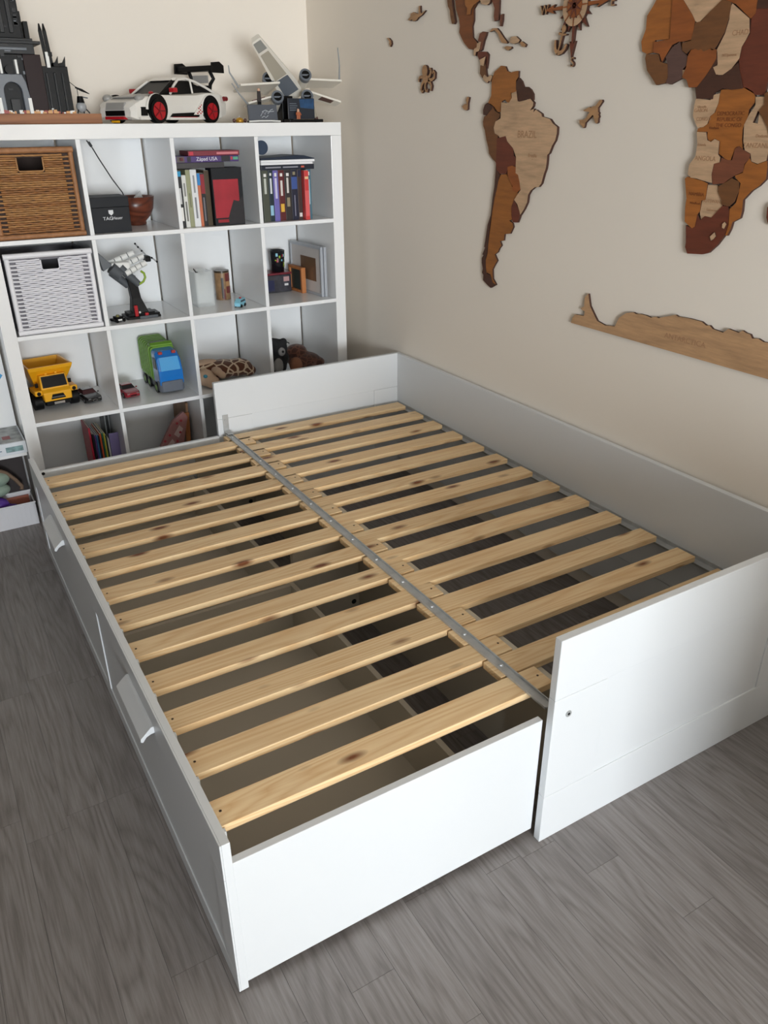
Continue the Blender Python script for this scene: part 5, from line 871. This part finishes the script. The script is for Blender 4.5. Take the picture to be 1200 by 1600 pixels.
wing('red_panel', (-0.10, -0.020, 0.0865), (-0.155, -0.022, 0.0745), 0.022, 0.018, 0.009, M('ship_red', (98, 42, 40), 0.35)); wing('grey_panel', (0.12, -0.01, 0.152), (0.15, -0.012, 0.152), 0.030, 0.026, 0.0095, sgr); wing('brown_panel', (0.16, -0.03, 0.0965), (0.215, -0.036, 0.082), 0.020, 0.018, 0.0095, M('ship_brown', (92, 60, 54), 0.4))
for c in ((-0.052, -0.06, 0.095), (0.085, -0.06, 0.100), (0.088, -0.045, 0.178), (-0.058, 0.01, 0.165)):
    c = Vector(c); d = Vector((0.10, 0.42, -0.18)).normalized(); e = MB().cyl(c, c + d * 0.11, 0.0225, 0.019, n=20).build('engine', sw, ship)
    MB().cyl(c - d * 0.003, c + d * 0.02, 0.0255, 0.0245, n=20).build('intake_ring', sgr, e); MB().cyl(c - d * 0.0045, c - d * 0.001, 0.017, n=18).build('intake', lb, e); MB().cbox((c.x, c.y - 0.005, c.z), (0.036, 0.004, 0.006)).build('intake_vane', sgr, e)
MB().tube([(0.095, -0.04, 0.085), (0.125, -0.02, 0.045), (0.145, -0.01, 0.020)], [0.018, 0.015, 0.008], 12).build('tail_boom', stan, ship); MB().tube([(0.145, -0.01, 0.02), (0.150, -0.01, 0.001)], 0.009, 10).build('tail_foot', M('ship_brown', (92, 60, 54), 0.4), ship)
for pts in ([(-0.205, -0.02, 0.13), (-0.255, -0.06, 0.180), (-0.258, -0.062, 0.205)], [(-0.175, -0.03, 0.068), (-0.225, -0.07, 0.105), (-0.262, -0.095, 0.140)], [(0.245, -0.05, 0.152), (0.222, -0.10, 0.215), (0.200, -0.13, 0.275)]): MB().tube(pts, [0.0045, 0.003, 0.0022], 8).build('antenna', llg, ship)
MB().box(-0.015, 0.035, -0.02, 0.05, 0.0, 0.10).build('stand_post', lb, ship, bevel=0.002)
pq = thing('grey_plaque', 'grey plaque with pale scribbles in front of the model space plane', 'sign', (0.472, 2.452, zT))
MB().box(-0.064, 0.064, 0, 0.010, 0.008, 0.067).build('plate', M('slate_grey', (84, 88, 96), 0.35), pq, rot=(-0.12, 0, 0), bevel=0.001)
for pts in ([(-0.012, 0.024), (0.0, 0.04), (0.008, 0.030), (0.016, 0.044), (0.022, 0.032), (0.034, 0.046), (0.046, 0.050)], [(-0.008, 0.018), (0.004, 0.024), (0.010, 0.018), (0.022, 0.026)], [(-0.004, 0.040), (0.012, 0.046), (0.026, 0.040), (0.05, 0.042)]): MB().tube([(a, 0.001 + 0.12 * (b - 0.0), b) for a, b in pts], 0.0016, 6).build('scribble', M('chalk', (186, 190, 194), 0.7), pq)
MB().tube([(-0.070, -0.010, 0.004), (-0.03, -0.012, 0.006), (0.03, -0.012, 0.006), (0.070, -0.010, 0.004)], 0.0035, 8).build('front_lip', lw, pq); MB().box(-0.062, 0.062, 0.0, 0.03, 0.0, 0.007).build('foot', lb, pq)
p2 = thing('blue_plaque', 'dark plaque with blue picture beside the grey one', 'sign', (0.640, 2.437, zT))
MB().box(-0.062, 0.060, 0.0, 0.008, 0.012, 0.090).build('plate', M('plaque_dark', (32, 38, 48), 0.35), p2, bevel=0.001); MB().prism([(-0.006, 0.055), (0.056, 0.05), (0.058, 0.088), (-0.01, 0.086)], -0.0008, 0, 'y').build('blue_picture', M('plaque_blue', (28, 70, 110), 0.4, var=0.5, vscale=40), p2)
for k in range(4): MB().box(-0.055, -0.02 - 0.004 * (k % 2), -0.0008, 0, 0.045 + k * 0.008, 0.047 + k * 0.008).build('text_line', M('plaque_text', (120, 130, 140), 0.5), p2)
MB().box(-0.07, 0.085, -0.03, 0.03, 0, 0.0115).build('foot', lb, p2, bevel=0.002)
def figure(label, loc, suit, head):
    f = thing('toy_figure', label, 'toy figure', loc); h = 0.040
    for s in (-1, 1): MB().box(s * 0.0042 - 0.0036, s * 0.0042 + 0.0036, -0.004, 0.004, 0, 0.015).build('leg', suit, f, bevel=0.0008); MB().tube([(s * 0.0075, 0, 0.025), (s * 0.0105, -0.002, 0.019), (s * 0.0098, -0.006, 0.016)], 0.0022, 6).build('arm', suit, f)
    MB().loft([[(-0.0085, -0.004, 0.0152), (0.0085, -0.004, 0.0152), (0.0085, 0.004, 0.0152), (-0.0085, 0.004, 0.0152)], [(-0.006, -0.004, 0.027), (0.006, -0.004, 0.027), (0.006, 0.004, 0.027), (-0.006, 0.004, 0.027)]]).build('torso', suit, f); MB().cyl((0, 0, 0.0272), (0, 0, 0.0365), 0.0052, n=14).build('head', head, f, bevel=0.0015); MB().cyl((0, 0, 0.0366), (0, 0, 0.039), 0.003, n=10).build('head_stud', head, f)
skin = M('figure_skin', (206, 160, 130), 0.4)
figure('tiny toy figure in orange standing before the blue plaque', (0.615, 2.420, zT + 0.0118), M('figure_orange', (176, 98, 62), 0.4), skin); 
fg = thing('toy_figure', 'tiny dark toy figure on a post above the grey plaque', 'toy figure', (0.468, 2.478, zT))
MB().box(-0.006, 0.006, -0.006, 0.006, 0.0, 0.078).build('post', lb, fg)
MB().loft([[(-0.008, -0.004, 0.0785), (0.008, -0.004, 0.0785), (0.008, 0.004, 0.0785), (-0.008, 0.004, 0.0785)], [(-0.006, -0.004, 0.116), (0.006, -0.004, 0.116), (0.006, 0.004, 0.116), (-0.006, 0.004, 0.116)]]).build('robe', M('figure_dark', (44, 36, 34), 0.5), fg); MB().cyl((0, 0, 0.1162), (0, 0, 0.126), 0.0055, n=14).build('head', skin, fg)
gm = thing('gold_dome', 'tiny gold dome ornament between the car and the grey plaque', 'ornament', (0.372, 2.47, zT))
MB().lathe([(0.0, 0.0), (0.016, 0.0), (0.016, 0.008), (0.013, 0.016), (0.0, 0.020)], n=18).build('dome', M('gold_plastic', (196, 148, 52), 0.3, 0.5), gm); MB().cyl((0.0, 0, 0.020), (0, 0, 0.028), 0.002, n=8).build('tip', llg, gm)
for s in (-1, 1): MB().ball((s * 0.024, 0, 0.008), (0.007, 0.007, 0.008), 10, 6).build('side_bead', M('ship_brown', (92, 60, 54), 0.4), gm)

# ------------------------------------------------------------------ corner left of the cube shelf
su = thing('white_rack', 'white rack left of the cube shelf with a blue sticker', 'shelf', (-0.95, 2.36, 0))
MB().box(-0.25, 0.25, 0.215, 0.23, 0.0, 1.2).build('back_board', shelf_m, su); MB().box(-0.25, 0.25, 0.02, 0.2145, 0.29, 0.308).build('shelf_board', shelf_m, su); MB().box(-0.268, -0.2505, 0.0, 0.23, 0.0, 1.2).build('side_board', shelf_m, su); MB().box(-0.25, 0.25, 0.02, 0.2145, 0.80, 0.818).build('shelf_board', shelf_m, su)
MB().prism([(0.225, 0.560), (0.240, 0.578), (0.225, 0.594), (0.205, 0.578)], 0.2135, 0.2149, 'y').build('blue_sticker', M('sticker_bright_blue', (60, 156, 210), 0.4), su)
gb_ = thing('board_game_box', 'white printed game box lying on the white rack', 'box', (-0.875, 2.362, 0.3085))
MB().box(-0.19, 0.178, 0.0, 0.21, 0, 0.050).build('carton', M('box_white', (222, 228, 234), 0.4), gb_, bevel=0.002); MB().box(-0.18, 0.172, 0.006, 0.204, 0.0502, 0.0508).build('top_print', M('box_print', (160, 164, 162), 0.4, var=0.6, vscale=34), gb_); MB().box(0.100, 0.165, -0.0006, 0, 0.012, 0.034).build('front_picture', M('box_picture', (130, 160, 162), 0.4, var=0.5, vscale=60), gb_); MB().box(0.02, 0.085, -0.0006, 0, 0.020, 0.024).build('front_text', M('box_text', (110, 130, 150), 0.5), gb_)
MB().box(0.10, 0.13, 0.05, 0.09, 0.0509, 0.0512).build('red_print', M('box_red', (150, 80, 80), 0.5), gb_)
tag(MB().box(-0.225, 0.24, 0, 0.10, 0, 0.285).build('storage_box', M('dark_box', (46, 38, 38), 0.6), loc=(-0.955, 2.463, 0.0), bevel=0.002), 'dark brown storage box standing behind the plastic bin', 'box')
ti = thing('plastic_bin', 'shallow white ribbed plastic bin on the floor left of the bed', 'bin', (-0.92, 2.336, 0.0))
pbm = M('bin_white', (222, 222, 226), 0.3, alpha=1.0)
MB().box(-0.22, 0.205, 0, 0.003, 0.003, 0.100).box(-0.22, 0.205, 0.118, 0.121, 0.003, 0.106).box(-0.22, -0.217, 0.003, 0.118, 0.003, 0.1).box(0.202, 0.205, 0.003, 0.118, 0.003, 0.1).box(-0.22, 0.205, 0, 0.121, 0, 0.003).build('tub', pbm, ti)
MB().tube([(-0.222, -0.001, 0.100), (0.207, -0.001, 0.100)], 0.0035, 6).tube([(-0.222, 0.121, 0.106), (0.207, 0.121, 0.106)], 0.004, 6).build('rim', pbm, ti)
for k in range(24): MB().box(-0.212 + k * 0.0178, -0.204 + k * 0.0178, -0.0022, 0.0002, 0.012, 0.092).build('rib', pbm, ti)
tag(MB().box(-0.205, 0.195, 0, 0.010, 0, 0.088).build('salmon_card', M('salmon_card', (196, 120, 100), 0.6), loc=(-0.92, 2.441, 0.0035)), 'salmon card standing along the back of the plastic bin', 'card')
pu = thing('purple_bag', 'crumpled purple plastic bag inside the plastic bin', 'bag', (-0.83, 2.385, 0.0035))
blob('bag', M('purple_plastic', (84, 50, 140), 0.2, bump=0.8, bscale=60), pu, [((0, 0, 0.042), (0.062, 0.034, 0.042)), ((0.032, -0.006, 0.055), (0.035, 0.028, 0.034)), ((-0.02, 0.004, 0.09), (0.045, 0.03, 0.035))], 0.005)
cl_ = thing('clear_bag', 'small bag of coloured bits at the right end of the bin', 'bag', (-0.748, 2.388, 0.0035)); blob('bag', M('bits_bag', (150, 132, 96), 0.25, var=0.8, vscale=90), cl_, [((0, 0, 0.034), (0.022, 0.032, 0.034))], 0.005)
sg = M('sage_green', (142, 160, 146), 0.4)
hl = thing('sage_helmet', 'sage green rounded toy helmet resting on the bin toys', 'toy', (-0.842, 2.395, 0.128))
blob('lower_shell', sg, hl, [((0, 0, 0.03), (0.055, 0.035, 0.030))], 0.005); blob('upper_shell', sg, hl, [((-0.004, 0.0, 0.078), (0.066, 0.038, 0.036))], 0.005); MB().box(-0.02, 0.012, -0.0405, -0.034, 0.064, 0.082).build('label_plate', M('pale_label', (206, 214, 214), 0.4), hl)
MB().tube([(-0.06, -0.005, 0.118), (-0.02, -0.008, 0.128), (0.02, -0.006, 0.118), (0.05, -0.004, 0.098), (0.078, -0.004, 0.062), (0.096, -0.006, 0.030), (0.092, -0.012, 0.018)], 0.008, 8).build('brown_strap', M('brown_strap', (120, 98, 80), 0.8), hl)
